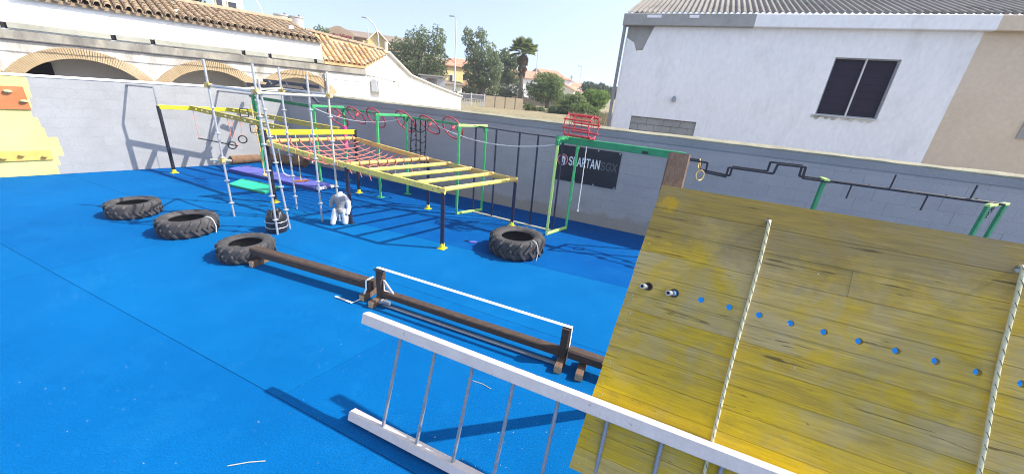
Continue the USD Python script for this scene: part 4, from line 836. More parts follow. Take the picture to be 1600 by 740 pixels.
# black hanging net
bn = Thing('hanging_net', 'short black rope net hanging from the green wheel beam', 'net', S(-6.8, .85, 2.2))
for k in range(4):
    s = -7.05 + k * .165; zb = [1.20, 1.0, .9, .86][k]
    bn.part('net_rope', MB().tube([S(s, .85 + .02 * math.sin(z * 5 + k), z) + e2 * .02 * math.sin(z * 4 + k * 2) for z in np.linspace(2.22, zb, 12)], .016, 6), 'rope_black', smooth=True)
    for z in np.arange(1.1 + .1 * (k % 2), 2.1, .28): bn.part('knot', MB().tm(trimesh.creation.icosphere(1, .03).apply_translation(S(s, .85, z))), 'rope_black')
for z in (1.05, 1.33, 1.62, 1.9): bn.part('net_rope', MB().tube([S(-7.07 + .13 * q, .85 - .02 * (q % 2), z + .05 * math.sin(q * 2.1 + z * 3)) for q in range(5)], .013, 6), 'rope_black', smooth=True)

# ---- black pole traverse between the third and fourth green frames
pv = Thing('pole_traverse', 'row of thin black upright poles between two green frames', 'obstacle', S(-3.6, 1.2))
for s, d in ((-4.76, 1.13), (-4.16, 1.17), (-3.52, 1.2), (-3.05, 1.19), (-2.43, 1.22)): pv.part('pole', MB().cyl(S(s, d, .03), S(s - .02, d, 2.27), .023, 8), 'navy_paint', smooth=40)
pv.part('floor_bar', MB().bar(S(-4.86, 1.14, .02), S(-2.36, 1.23, .02), .07, .03), 'galvanised_worn')
for d in (1.10, 1.24): pv.part('cable', MB().tube(sag(S(-4.80, d, 2.27), S(-2.33, d, 2.25), .015, 6), .008, 5), 'cable_dark')

# ---- green beam with red drum
gbm = Thing('green_beam', 'thick dark green beam from the drum frame to the brown post', 'beam', S(-2.4, 1.2, 2.2))
gbm.part('beam', MB().bar(S(-2.62, 1.2, 2.225), S(.12, 1.2, 2.215), .09, .15), 'green_dark')
gbm.part('end_bar', MB().bar(S(-.05, 1.45, 2.16), S(.20, .85, 2.16), .06, .05), 'lime_paint')
gbm.part('end_post', MB().bar(S(.20, .85, 0), S(.20, .85, 2.14), .05, .05), 'green_paint')
gbm.part('end_post', MB().bar(S(-.05, 1.45, 0), S(-.05, 1.45, 2.14), .05, .05), 'green_paint')
gbm.part('bolt_plate', MB().box(S(-.65, 1.25, 2.19), (.12, .02, .05), [e2, n2, Zv]), 'black_steel')
dc = S(-2.10, 1.18, 2.55); da = unit(e2 * .96 - n2 * .25); du = unit(np.cross(da, Zv)); dv = np.cross(da, du)
drm = Thing('climbing_drum', 'small red cage drum of hoops and bars on the green beam', 'drum', dc)
for q in (-.30, .30): drm.part('hoop', MB().ring(dc + da * q, da, .238, .012, 34, 7), 'red_paint', smooth=True)
for k in range(8):
    t = k / 8 * 2 * math.pi + .2; o = .238 * (math.cos(t) * du + math.sin(t) * dv)
    drm.part('bar', MB().cyl(dc + o - da * .34, dc + o + da * .34, .019, 8), 'red_paint', smooth=40)
for q in (-.12, .14): drm.part('hoop', MB().ring(dc + da * q, da, .234, .006, 30, 5), 'wine_paint', smooth=True)
drm.part('axle', MB().cyl(dc - da * .30, dc + da * .30, .01, 6), 'wine_paint')
for q in (-.30, .30):
    for k in range(2): drm.part('spoke', MB().cyl(dc + da * q + .236 * (du if k else dv), dc + da * q - .236 * (du if k else dv), .007, 5), 'wine_paint')
hang('hanging_rope', 'thin white rope hanging in front of the black banner', 'rope', S(-1.93, 1.12, 2.28), S(-1.90, 1.12, .62), lambda th, p, m: th.part('knot', MB().tm(trimesh.creation.icosphere(1, .025).apply_translation(p)), m), 'rope_grey', 'rope_grey', .011)

# ---- banner on the grey wall
bnr = Thing('banner', 'black SPARTAN SGX banner with round helmet emblem tied to the grey wall', 'banner', S(-2.1, .02, 1.5))
q, nn = 24, 12; v = []
def bz(s, z): return .034 + .006 * math.sin(s * 9 + z * 3) + .004 * math.sin(z * 11)
ss, zz = np.linspace(-2.93, -1.27, q), np.linspace(1.05, 1.97, nn)
for s in ss:
    for z in zz: v.append(S(s, bz(s, z), z))
f = [[i * nn + j, (i + 1) * nn + j, (i + 1) * nn + j + 1, i * nn + j + 1] for i in range(q - 1) for j in range(nn - 1)]
v = np.array(v); v2 = v + n2 * .004; v = np.vstack([v, v2]); f = f + [[a_ + q * nn for a_ in r_[::-1]] for r_ in f]
bnr.part('cloth', MB().add(v, f), 'banner_black', smooth=True)
def letters(txt, s0, s1, z0, z1, m):
    t = meshkit.text_mesh(txt, 1.0, .02, bold=True); b = t.bounds; k = (t.vertices - b[0]) / (b[1] - b[0])
    pos = np.array([S(s0 + (s1 - s0) * a_, .045 + .003 * c_, z0 + (z1 - z0) * b_) for a_, b_, c_ in k])
    bnr.part('lettering', MB().add(pos, t.faces), m)
letters('SPARTAN', -2.575, -1.76, 1.475, 1.715, 'print_white'); letters('SGX', -1.735, -1.32, 1.475, 1.69, 'print_grey')
lo, LS = (-2.745, 1.60), .145
def emb(pg, off, m): bnr.part('emblem', MB().poly(pg, S(lo[0], off, lo[1]), e2 * LS, Zv * LS, -n2, .002), m)
emb(Point(0, 0).buffer(1, 24).difference(Point(0, 0).buffer(.86, 24)), .044, 'print_pink')
helm = Polygon([(-.42, -.78), (-.5, .1), (-.3, .52), (.05, .68), (.42, .5), (.52, .1), (.4, -.76), (.2, -.82), (.22, -.1), (.34, .12), (.1, .2), (.06, -.5), (-.06, -.5), (-.1, .2), (-.34, .12), (-.22, -.1), (-.2, -.82)])
emb(helm, .046, 'print_white')
emb(Polygon([(-.92, .1), (-.7, .62), (-.25, .93), (.25, .93), (.7, .62), (.92, .1), (.72, .2), (.5, .6), (0, .78), (-.5, .6), (-.72, .2)]), .047, 'print_red')
emb(Polygon([(-.9, -.1), (-.62, -.1), (-.58, -.7), (-.75, -.55)]), .046, 'print_red'); emb(Polygon([(.9, -.1), (.62, -.1), (.56, -.7), (.75, -.55)]), .046, 'print_red')
for s in (-2.9, -2.35, -1.85, -1.31):
    for z in (1.075, 1.945): bnr.part('eyelet', MB().ring(S(s, .046, z), n2, .014, .005, 12, 5), 'print_white')

# ---- zigzag pipe traverse and peg pipe
zg = Thing('zigzag_pipes', 'pair of black stepped zigzag pipes between green posts along the grey wall', 'obstacle', S(1.3, 1.1, 2.1))
zp = [(.10, 2.16), (.55, 2.155), (.56, 1.965), (.93, 1.935), (.93, 2.12), (1.68, 2.12), (1.70, 2.30), (2.13, 2.31), (2.14, 2.115), (2.56, 2.11)]
zp2 = [(.10, 2.16), (.45, 2.155), (.45, 1.975), (1.02, 1.935), (1.02, 2.12), (1.62, 2.12), (1.62, 2.30), (2.13, 2.31), (2.14, 2.115), (2.56, 2.11)]
for d, pp in ((1.22, zp), (.98, zp2)):
    mb = MB()
    for a_, b_ in zip(pp[:-1], pp[1:]): mb.bar(S(a_[0], d, a_[1]) , S(b_[0], d, b_[1]), .036, .036, up=n2)
    zg.part('pipe', mb, 'black_steel')
zg.part('end_post', MB().bar(S(2.50, 1.1, 0), S(2.50, 1.1, 2.12), .07, .055), 'green_dark'); zg.part('end_cap', MB().box(S(2.50, 1.1, 2.135), (.08, .3, .03), [e2, n2, Zv]), 'lime_paint')
for c, nr, lb in ((S(.47, 1.24, 1.89), unit(A3(.35, -.9, .1)), 'wooden ring hooked on the near zigzag pipe, seen face on'), (S(.42, .98, 2.075), unit(A3(.95, -.25, .1)), 'wooden ring hooked on the rear zigzag pipe, seen edge on')):
    one('gym_ring', MB().ring(c, nr, .10, .015, 28, 8), 'ring_wood', lb, 'gym ring', smooth=True)
pg_ = Thing('peg_pipe', 'straight black pipe with upright and hanging pegs ending at a green frame', 'obstacle', S(3.8, 1.1, 2.1))
pg_.part('pipe', MB().cyl(S(2.54, 1.1, 2.11), S(4.86, 1.1, 2.125), .024, 10), 'black_steel', smooth=40)
for s, z in ((3.43, 2.37), (4.45, 2.37), (2.91, 1.85), (3.94, 1.84)): pg_.part('peg', MB().cyl(S(s, 1.1, 2.115), S(s, 1.1, z), .013, 7), 'black_steel')
for s, d in ((2.68, 1.25), (3.16, .92), (3.66, 1.28), (4.2, .92), (4.6, .85)): pg_.part('peg', MB().cyl(S(s, 1.1, 2.115), S(s + .05, d, 2.13), .013, 7), 'black_steel')
for s, d in ((4.58, 1.3), (5.04, .8)): pg_.part('end_post', MB().bar(S(s, d, 0), S(s, d, 2.08), .052, .052), 'green_dark')
pg_.part('end_bar', MB().bar(S(4.55, 1.33, 2.105), S(5.07, .77, 2.105), .065, .04), 'lime_paint')
for k in range(5): pg_.part('chain_link', MB().ring(S(4.78 - .012 * k, 1.06, 2.04 - .052 * k), n2 if k % 2 else e2, .022, .007, 10, 5), 'black_steel')

# ---- yellow plank slant wall
LEAN = math.radians(26)
SW = N2[0] * math.sin(LEAN), N2[1] * math.sin(LEAN), math.cos(LEAN); SW = A3(*SW); NW = A3(-N2[0] * math.cos(LEAN), -N2[1] * math.cos(LEAN), math.sin(LEAN))
WK = .87
PO = A3(0, 0, EYE) + WK * (P3(.667, 2.318, .10) - A3(0, 0, EYE))
def PWp(u, v_, w_=0.0): return PO + (e2 * u + SW * v_ + NW * w_) * WK
yw = Thing('plank_wall', 'big leaning wall of worn yellow planks with a row of round holes', 'climbing wall', PO)
vb = [0, .2, .37, .56, .75, .93, 1.12, 1.31, 1.47, 1.61, 1.80, 2.0, 2.2, 2.40, 2.61]
for k in range(len(vb) - 1):
    v0, v1 = vb[k] + .0002, vb[k + 1] - .0002
    ends = [(.02 + .072 * v0 + rng.uniform(-.003, .003), 3.35)]
    if k in (2, 11): cut = rng.uniform(1.3, 2.4); ends = [(ends[0][0], cut - .0008), (cut + .0008, 3.35)]
    for (u0, u1) in ends:
        ua = np.linspace(0, 1, 24); wob = .0013; sl = .072 * (v1 - v0) if u0 < .5 else 0.0
        lo_ = [(u0 + (u1 - u0) * x, v0) for x in ua]; hi_ = [(u0 + sl + (u1 - u0 - sl) * x, v1) for x in ua[::-1]]
        pgn = Polygon(lo_ + hi_)
        fc = Polygon([(x, y + .0009 + wob * meshkit.noise(A3(x * 6, k, .3))) for x, y in lo_] + [(x, y - .0009 - wob * meshkit.noise(A3(x * 6, k, 1.3))) for x, y in hi_])
        if k == 9:
            for h in range(12): pgn = pgn.difference(Point(.30 + .21 * h, 1.705).buffer(.023, 8)); fc = fc.difference(Point(.30 + .21 * h, 1.705).buffer(.0235, 8))
        if k == 13:
            for ux, vx in ((1.06, 2.455), (2.50, 2.435)): pgn = pgn.difference(Point(ux, vx).buffer(.024, 8)); fc = fc.difference(Point(ux, vx).buffer(.0245, 8))
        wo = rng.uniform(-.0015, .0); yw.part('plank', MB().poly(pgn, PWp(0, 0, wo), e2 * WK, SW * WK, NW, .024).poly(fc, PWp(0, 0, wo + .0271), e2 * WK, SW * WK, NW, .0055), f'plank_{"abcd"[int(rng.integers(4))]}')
for ux in (1.7, 3.1): yw.part('stud', MB().bar(PWp(ux, -.56, -.06), PWp(ux, 2.58, -.06), .10, .10, up=NW), 'timber_dark')
yw.part('stud', MB().bar(PWp(.29, -.56, -.065), PWp(.29, 2.93, -.065), .16, .10, up=NW), 'timber_brown', label='brown stud standing above the top plank')
yw.part('rear_prop', MB().bar(P3(.99, 2.56, 1.70), P3(1.95, 3.288, 0), .10, .10), 'timber_dark')
yw.part('rear_prop', MB().bar(PWp(3.1, 2.2, -.12), P3(4.3, 2.6, 0), .10, .10), 'timber_dark')
yw.part('foot_block', MB().bar(PWp(.17, -.09, -.03), PWp(.24, -.32, -.03), .09, .09, up=NW), 'timber_dark')
yw.part('bottom_board', MB().bar(PWp(.16, -.13, -.02), PWp(3.2, -.13, -.02), .05, .16, up=SW), 'timber_dark')
for h in (0, 1):
    u = .30 + .21 * h
    pp = yw.part('peg', MB().cyl(PWp(u, 1.70, -.05), PWp(u - .05, 1.69, .105), .0185, 12), 'galvanised', smooth=40)
    yw.part('peg_cap', MB().cyl(PWp(u - .05, 1.69, .105), PWp(u - .0515, 1.6897, .109), .012, 10), 'dark_void', under=pp)
    yw.part('peg_collar', MB().ring(PWp(u, 1.702, .036), NW, .0255, .006, 18, 6), 'black_steel', under=pp)
for k in range(46):
    u, v_ = rng.uniform(.1, 3.2), vb[int(rng.integers(14))] + rng.uniform(.03, .16)
    if k < 28: u = .05 + .072 * v_ + rng.uniform(.015, .09)
    yw.part('screw', MB().cyl(PWp(u, v_, .028), PWp(u, v_, .0325), .0045, 6), 'galvanised')
def rope(u0, u1, v1, lb, seed):
    th = Thing('climbing_rope', lb, 'climbing rope', PWp(u0, 2.45), 'white climbing ropes on the plank wall')
    n_ = 70; t = np.linspace(0, 1, n_)
    pts = [PWp(u0 + (u1 - u0) * q + .006 * math.sin(q * 9 + seed), 2.455 + (v1 - 2.455) * max(0, q - .03) / .97, -.06 + .112 * min(1, q / .03) + .004 * math.sin(q * 15)) for q in t]
    th.part('strand', MB().tube(pts, .0112, 9), 'rope_white', smooth=True)
    pts = np.array(pts); L = np.cumsum(np.r_[0, np.linalg.norm(np.diff(pts, axis=0), axis=1)])
    fl_ = MB(); l = .1
    while l < L[-1] - .06:
        q = []
        for s in np.linspace(0, .05, 5):
            c = np.array([np.interp(l + s, L, pts[:, k]) for k in range(3)]); a_ = (s / .05 - .5) * 2.4 + .2
            q.append(c + (math.cos(a_) * NW + math.sin(a_) * e2) * .0098)
        fl_.tube(q, [.001, .0028, .0031, .0028, .001], 5); l += .068
    th.part('fleck_yarn', fl_, 'rope_fleck')
    th.part('knot', MB().tm(trimesh.creation.icosphere(2, .024).apply_translation(pts[-1])), 'rope_white', smooth=True)
rope(1.06, 1.00, .06, 'white flecked climbing rope on the plank wall, left one', 0)
rope(2.50, 2.46, .10, 'white flecked climbing rope on the plank wall, right one', 2)

# ---- white ladder barrier in front
ld = Thing('ladder_barrier', 'white timber ladder barrier with grey steel rungs in the foreground', 'ladder', P3(-1.4, 2.62))
dl = unit(A3(.353, -.1445, 0)); U0, L0 = P3(-1.335, 2.965, .985), P3(-1.40, 2.665, .07)
lup = unit(U0 - L0 - dl * ((U0 - L0) @ dl))
ld.part('top_rail', MB().bar(U0, U0 + dl * 4.9, .085, .105, up=lup, ch=.006), 'white_timber')
ld.part('bottom_rail', MB().bar(L0, L0 + dl * 4.9, .085, .09, up=lup, ch=.006), 'white_timber')
for k in range(12):
    a_ = P3(-.935, 2.80, .95) + dl * .3815 * k; b_ = P3(-1.04, 2.515, .10) + dl * .3815 * k
    ld.part('rung', MB().cyl(b_ - lup * .02, a_ + lup * .02, .0155, 12), 'rung_steel', smooth=40)
for k in range(12):
    for q, z_ in ((P3(-.935, 2.80, .95) + dl * .3815 * k + lup * .035, .012),): ld.part('bolt', MB().cyl(q - np.cross(lup, dl) * -.044, q - np.cross(lup, dl) * -.049, .009, 7), 'galvanised')
ld.part('prop', MB().bar(U0 + dl * 4.7 - Zv * .05, P3(3.4, 2.1, 0), .06, .06), 'white_timber')
ld.part('prop', MB().bar(U0 + dl * 4.1 - Zv * .05, P3(2.9, 2.2, 0), .06, .06), 'white_timber')

# ---- timber balance beams and slackline trestle
bm = Thing('balance_beam', 'dark square timber balance beam running from the tyre to the trestle', 'balance beam', P3(-4.36, 5.64))
ba, bb = P3(-4.40, 5.655, .225), P3(-2.02, 4.875, .225)
bm.part('timber', MB().bar(ba, bb, .155, .145, ch=.022), 'timber_dark')
def block(th, c, dirv, L=.36): th.part('block', MB().bar(c - dirv * L / 2, c + dirv * L / 2, .09, .10, ch=.006), 'timber_brown'); th.part('block_end', MB().box(c + dirv * (L / 2 + .002), (.004, .082, .09), [dirv, np.cross(Zv, dirv), Zv]), 'timber_end')
dn = unit(A3(-.31, -.95, 0)); dpn = -unit(np.cross(unit(bb - ba), Zv)); dpn = dpn if dpn @ dn > 0 else -dpn
block(bm, ba + unit(bb - ba) * .12 + A3(0, 0, -.172), dpn, .34); block(bm, bb - unit(bb - ba) * .10 + A3(0, 0, -.172), dpn, .34)
tr = Thing('slackline_trestle', 'low dark trestle with a white strap stretched between two short posts', 'slackline', P3(-1.9, 4.8))
p1, p2 = P3(-1.89, 4.80), P3(.77, 3.79); td = unit(p2 - p1); tn = unit(np.cross(td, Zv)); tn = tn if tn @ dn > 0 else -tn
for p, h in ((p1, .53), (p2, .52)):
    tr.part('post', MB().bar(p, p + Zv * h, .11, .10, up=td), 'timber_dark')
    block(tr, p + tn * .06 + Zv * .05, tn, .34)
tr.part('post_cap', MB().box(p1 + Zv * .536, (.15, .13, .012), [td, tn, Zv]), 'black_steel')
tr.part('lower_timber', MB().bar(p1 + td * .05 + Zv * .15, p2 - td * .05 + Zv * .15, .11, .10), 'timber_dark')
tr.part('steel_bar', MB().bar(p1 + td * .12 + tn * .10 + Zv * .03, p2 - td * .05 + tn * .10 + Zv * .03, .045, .025), 'rung_steel')
tr.part('strap', MB().bar(p1 - td * .05 + Zv * .556, p2 + td * .055 + Zv * .535, .05, .008, ch=.001).bar(p2 + td * .06 + Zv * .54, p2 + td * .062 + Zv * .16, .05, .008, up=td, ch=.001), 'strap_white')
tr.part('gusset', MB().poly(Polygon([(.06, .19), (.06, .38), (.085, .38), (.24, .21), (.24, .19)]).difference(Polygon([(.075, .21), (.075, .345), (.195, .21)])), p1, td, Zv, tn, .02), 'white_timber')
tr.part('ratchet', MB().box(p1 + td * .18 + tn * .12 + Zv * .10, (.16, .04, .05), [td, tn, Zv]).cyl(p1 + td * .12 + tn * .10 + Zv * .10, p1 + td * .12 + tn * .16 + Zv * .10, .03, 10), 'rung_steel')
def ribbon(pts, w, nrm_, m, name, lb):
    mb = MB(); pts = np.asarray(pts, float); v = []
    for i, p in enumerate(pts):
        s_ = unit(nrm_[i]) * w / 2; v += [p - s_, p + s_, p + s_ + A3(.002, -.002, .004), p - s_ + A3(.002, -.002, .004)]
    f = [[i * 4 + k, i * 4 + (k + 1) % 4, (i + 1) * 4 + (k + 1) % 4, (i + 1) * 4 + k] for i in range(len(pts) - 1) for k in range(4)]
    one(name, mb.add(v, f), m, lb, 'strap')
c0 = bb - unit(bb - ba) * .08
ribbon([c0 + dpn * -.085 + Zv * .08, c0 + dpn * .083 + Zv * .085, c0 + dpn * .09 + Zv * -.05, c0 + dpn * .12 + A3(-.02, 0, -.14), c0 + dpn * .15 + A3(-.06, 0, -.205), P3(-2.28, 4.66, .012), P3(-2.60, 4.80, .010)], .034, [unit(bb - ba)] * 4 + [unit(bb - ba + A3(0, .5, 0)), A3(.2, 1, 0), A3(.3, 1, 0)], 'strap_white', 'loose_strap', 'loose pale strap looped over the beam end and trailing on the floor')
bm2 = Thing('balance_beam', 'dark timber balance beam disappearing behind the yellow plank wall', 'balance beam', P3(.84, 3.74))
bc, bd = P3(.83, 3.745, .20), P3(3.1, 2.85, .20)
bm2.part('timber', MB().bar(bc, bd, .13, .13, ch=.02), 'timber_dark'); block(bm2, P3(.99, 3.63, .055), tn, .34); block(bm2, P3(2.9, 2.88, .055), tn, .34)

# ---- leaf litter, chips and a dropped rag on the floor
lt = MB()
for k in range(330):
    if k < 90: s, d = rng.uniform(-12, 1), rng.uniform(1.0, 8.5)
    else:
        c_ = [(-3.1, 7.0), (-.6, 7.2), (-2.0, 8.3), (-4.6, 8.6), (.3, 4.3), (-7.2, 7.6)][k % 6]; s, d = rng.normal(c_[0], .5), rng.normal(c_[1], .45)
    if s > .2 and d > 6.2: continue
    p = S(s, d, .004); w_ = rng.uniform(.002, .006); a_ = rng.uniform(0, 6.28); t = A3(math.cos(a_), math.sin(a_), rng.uniform(-.1, .2)); b_ = np.cross(Zv, t)
    L_ = w_ * rng.uniform(1, 2.2)
    lt.add([p - t * L_, p + b_ * w_ * .5, p + t * L_ + Zv * .003, p - b_ * w_ * .5], [[0, 3, 2, 1]]); 
one('leaf_litter', lt, 'leaf_litter', 'pale leaf flakes and chips scattered on the blue floor', 'leaf litter', kind='stuff')
for p_, q_ in (((-.30, 3.32, .005), (-.08, 3.22, .006)), ((-2.2, 2.1, .005), (-1.93, 2.17, .006))):
    one('straw_stem', MB().tube([P3(*p_), (P3(*p_) + P3(*q_)) / 2 + A3(.01, .012, 0), P3(*q_)], .004, 5), 'leaf_litter', 'thin dry straw stem lying on the floor ' + ('behind the ladder rungs' if p_[0] > -1 else 'in front of the ladder'), 'straw')
rag = Thing('dropped_rag', 'small crumpled blue and dark rag left of the lone tyre', 'rag', P3(-.9, 7.44))
v = trimesh.creation.icosphere(3, 1.0); k_ = v.vertices * (1 + .5 * (meshkit.fbm(v.vertices * 2.2, 3) - .5)[:, None])
rag.part('cloth', MB().add(P3(-.83, 7.43, .012) + k_ * A3(.10, .05, .018), v.faces), 'mat_purple', smooth=True); rag.part('clip', MB().bar(P3(-1.02, 7.45, .012), P3(-.95, 7.46, .02), .04, .02), 'black_steel')

# ================================================================== BEYOND THE WALLS
def gz_(x, y): return float(ground_z(np.array(x), np.array(y)))
def leaves(blobs, n, size, seed, droop=0.0):
    r = np.random.default_rng(seed); w = np.array([b[3] * b[4] * b[5] for b in blobs]) ** .8; w /= w.sum()
    pick = r.choice(len(blobs), n, p=w); B = np.array(blobs)[pick]
    d = r.normal(size=(n, 3)); d /= np.linalg.norm(d, axis=1, keepdims=True)
    rad_ = r.random(n) ** .28
    lump = .72 + .5 * meshkit.noise(d * 2.3 + B[:, :1] * 1.7, seed)
    p = B[:, :3] + d * B[:, 3:6] * (rad_ * lump)[:, None]
    keep = meshkit.fbm(p * (1.1 / max(size * 3.0, .5)), 2, seed + 5) > .41
    p, d = p[keep], d[keep]; n = len(p)
    nr = d + r.normal(0, .7, (n, 3)); nr /= np.linalg.norm(nr, axis=1, keepdims=True)
    a_ = np.cross(nr, r.normal(size=(n, 3))); a_ /= np.linalg.norm(a_, axis=1, keepdims=True)
    a_[:, 2] -= droop; a_ /= np.linalg.norm(a_, axis=1, keepdims=True); b_ = np.cross(nr, a_); b_ /= np.maximum(np.linalg.norm(b_, axis=1, keepdims=True), 1e-6)
    s = size * r.uniform(.6, 1.4, (n, 1))
    v = np.stack([p - a_ * s, p + b_ * s * .45, p + a_ * s, p - b_ * s * .45], 1).reshape(-1, 3)
    i = np.arange(n)[:, None] * 4
    return MB().add(v, np.hstack([i, i + 1, i + 2, i + 3]))
def tree(name, label, cat, x, y, blobs, m, n, size, trunk_r, group=None, seed=1, droop=0.0, fork=3):
    z0 = gz_(x, y) - .1; th = Thing(name, label, cat, A3(x, y, z0), group); r = np.random.default_rng(seed)
    tb_ = MB(); zmid = min(b[2] for b in blobs); top = max(b[2] for b in blobs)
    tb_.tube([A3(x, y, z0), A3(x + .05, y, z0 + (zmid - z0) * .6), A3(x, y, zmid)], [trunk_r * 1.25, trunk_r, trunk_r * .8], 9)
    for b in blobs: tb_.tube([A3(x, y, z0 + (zmid - z0) * .7), (A3(x, y, zmid) + A3(*b[:3])) / 2 + r.normal(0, .12, 3), A3(*b[:3]) + A3(0, 0, b[5] * .5)], [trunk_r * .6, trunk_r * .4, .03], 6)
    th.part('trunk', tb_, 'bark', smooth=40)
    th.part('crown', leaves(blobs, n, size, seed, droop), m)
    return th
def blobs_px(R_, cols):          # crown lobes given as (x, y, z, rx, ry, rz)
    return cols
G2 = 'tall grey-green trees across the street'
tree('street_tree', 'dense dark tree with three tall lobes left of the tall street lamp', 'tree', -14.5, 53.2, [(-16.6, 52.6, 7.0, 1.5, 1.6, 1.5), (-14.9, 53.1, 7.6, 1.5, 1.7, 2.2), (-13.7, 53.2, 8.5, 1.0, 1.3, 1.7), (-11.9, 53.6, 8.6, 1.1, 1.3, 1.9), (-12.3, 53.5, 6.6, 1.7, 1.8, 1.9), (-14.3, 53.1, 5.4, 2.2, 2.0, 1.6), (-16.3, 52.7, 5.6, 1.8, 1.8, 1.3), (-12.0, 53.6, 5.0, 1.6, 1.7, 1.2)], 'leaf_grey', 9000, .17, .32, seed=3, droop=.3)
tree('street_tree', 'tall tree with two feathery top lobes right of the tall street lamp', 'tree', -5.9, 54.7, [(-8.1, 54.4, 9.4, .9, 1.0, 1.3), (-6.5, 54.6, 9.6, .9, 1.0, 1.2), (-7.2, 54.5, 7.6, 1.4, 1.6, 1.7), (-5.4, 54.7, 7.3, 1.6, 1.7, 1.8), (-7.6, 54.5, 5.4, 1.3, 1.5, 1.7), (-5.7, 54.7, 5.0, 1.8, 1.8, 1.8), (-4.3, 54.8, 6.0, 1.1, 1.5, 1.8), (-6.8, 54.6, 3.9, 1.2, 1.3, 1.1), (-4.6, 54.8, 4.0, 1.1, 1.3, 1.2)], 'leaf_grey', 9500, .17, .32, seed=5, droop=.6)
tree('street_tree', 'darker open-crowned tree between the feathery tree and the palm', 'tree', -2.9, 62.2, [(-3.6, 62, 8.2, 1.1, 1.3, 1.2), (-2.2, 62, 7.6, 1.1, 1.3, 1.1), (-2.9, 62, 6.2, 1.4, 1.5, 1.4), (-1.9, 62, 5.2, 1.2, 1.3, 1.1), (-3.9, 62, 5.0, 1.4, 1.4, 1.2)], 'leaf_pine', 4200, .2, .28, seed=8)
tree('street_tree', 'rounded light green tree right of the palm', 'tree', 2.9, 50.0, [(1.2, 50, 3.7, 1.2, 1.4, 1.2), (2.4, 50, 4.9, 1.5, 1.5, 1.2), (3.5, 50, 4.6, 1.4, 1.5, 1.3), (2.5, 50, 3.6, 1.6, 1.6, 1.3), (3.9, 49.9, 3.3, 1.1, 1.3, 1.1)], 'leaf_olive', 7500, .15, .2, seed=11, droop=.5)
tree('street_tree', 'bright green leafy tree behind the red drum, left of the brightest tree', 'tree', 5.6, 44.6, [(4.9, 44.7, 2.75, 1.0, 1.1, .8), (5.9, 44.6, 3.0, .9, 1.1, .8), (6.5, 44.5, 2.6, .8, 1.0, .7)], 'leaf_olive', 3600, .13, .13, seed=14)
tree('street_tree', 'brightest yellow-green tree close to the warehouse corner', 'tree', 8.2, 46.2, [(7.6, 46.2, 3.5, 1.0, 1.1, .9), (8.9, 46.0, 3.4, 1.0, 1.1, .9), (8.3, 46.1, 2.8, 1.3, 1.2, .8)], 'leaf_bright', 4200, .14, .14, seed=16)
tree('street_tree', 'distant dark tree mass low on the skyline beside the warehouse', 'tree', 15.5, 79, [(12.6, 79, 5.4, 1.8, 2, 1.2), (14.8, 79, 5.3, 2.0, 2, 1.2), (17.0, 79, 4.8, 2.0, 2, 1.3)], 'leaf_dark', 3600, .26, .25, seed=19)
tree('street_tree', 'dark bushy tree beside the brown sign building, over the tile roofs', 'tree', -26.3, 51.6, [(-27.6, 51, 6.9, 1.3, 1.4, 1.3), (-26.3, 51.6, 7.6, 1.2, 1.3, 1.3), (-25.2, 52.2, 6.6, 1.2, 1.3, 1.2), (-28.5, 50.4, 6.2, 1.2, 1.3, 1.2)], 'leaf_grey', 4200, .17, .2, seed=21)
tree('street_tree', 'olive bush below the brown sign board', 'tree', -23.9, 51.4, [(-24.2, 51.5, 6.3, 1.0, 1.0, .8), (-23.4, 51.6, 6.0, .9, 1.0, .7)], 'leaf_olive', 1800, .15, .14, seed=23)
tree('street_tree', 'dark tree crown rising behind the left end of the tile roof', 'tree', -26.2, 29.8, [(-26.4, 29.6, 8.3, 1.4, 1.3, 1.1), (-25.0, 30.6, 8.1, 1.1, 1.1, .9)], 'leaf_dark', 2400, .15, .2, seed=25)
tree('street_tree', 'low green shrubs at the foot of the rounded tree', 'shrub', 4.8, 46.5, [(4.2, 46.5, 1.9, .6, .6, .5), (3.4, 46.6, 1.8, .5, .5, .4)], 'leaf_bright', 700, .1, .06, seed=27)
tree('street_tree', 'dark undergrowth behind the tan fence under the feathery tree', 'shrub', -4, 57, [(-8.5, 57, 2.7, 1.6, 1.2, 1.1), (-6, 57, 2.5, 1.8, 1.2, 1.1), (-3.3, 57, 2.9, 1.8, 1.2, 1.3), (-1.2, 57, 3.2, 1.2, 1.2, 1.4)], 'leaf_dark', 3800, .2, .12, seed=29)
tree('street_shrub', 'dark hedge clump behind the wall left of the red drum', 'shrub', 3.6, 37.5, [(2.9, 37.5, 1.9, .8, .7, .45), (4.0, 37.4, 2.05, .8, .7, .5)], 'leaf_dark', 1500, .12, .06, seed=31)
tree('street_shrub', 'green hedge clump behind the wall over the red drum', 'shrub', 5.6, 37.2, [(5.0, 37.3, 2.15, .8, .7, .6), (6.0, 37.0, 2.2, .8, .7, .6), (6.8, 36.8, 2.0, .7, .6, .5)], 'leaf_olive', 2200, .12, .06, seed=33)
tree('street_shrub', 'brown-green scrub at the right end of the tan fence', 'shrub', .8, 38.6, [(.6, 38.6, 1.9, .7, .6, .5), (1.6, 38.8, 1.7, .7, .6, .4)], 'leaf_pine', 1300, .12, .06, seed=35)
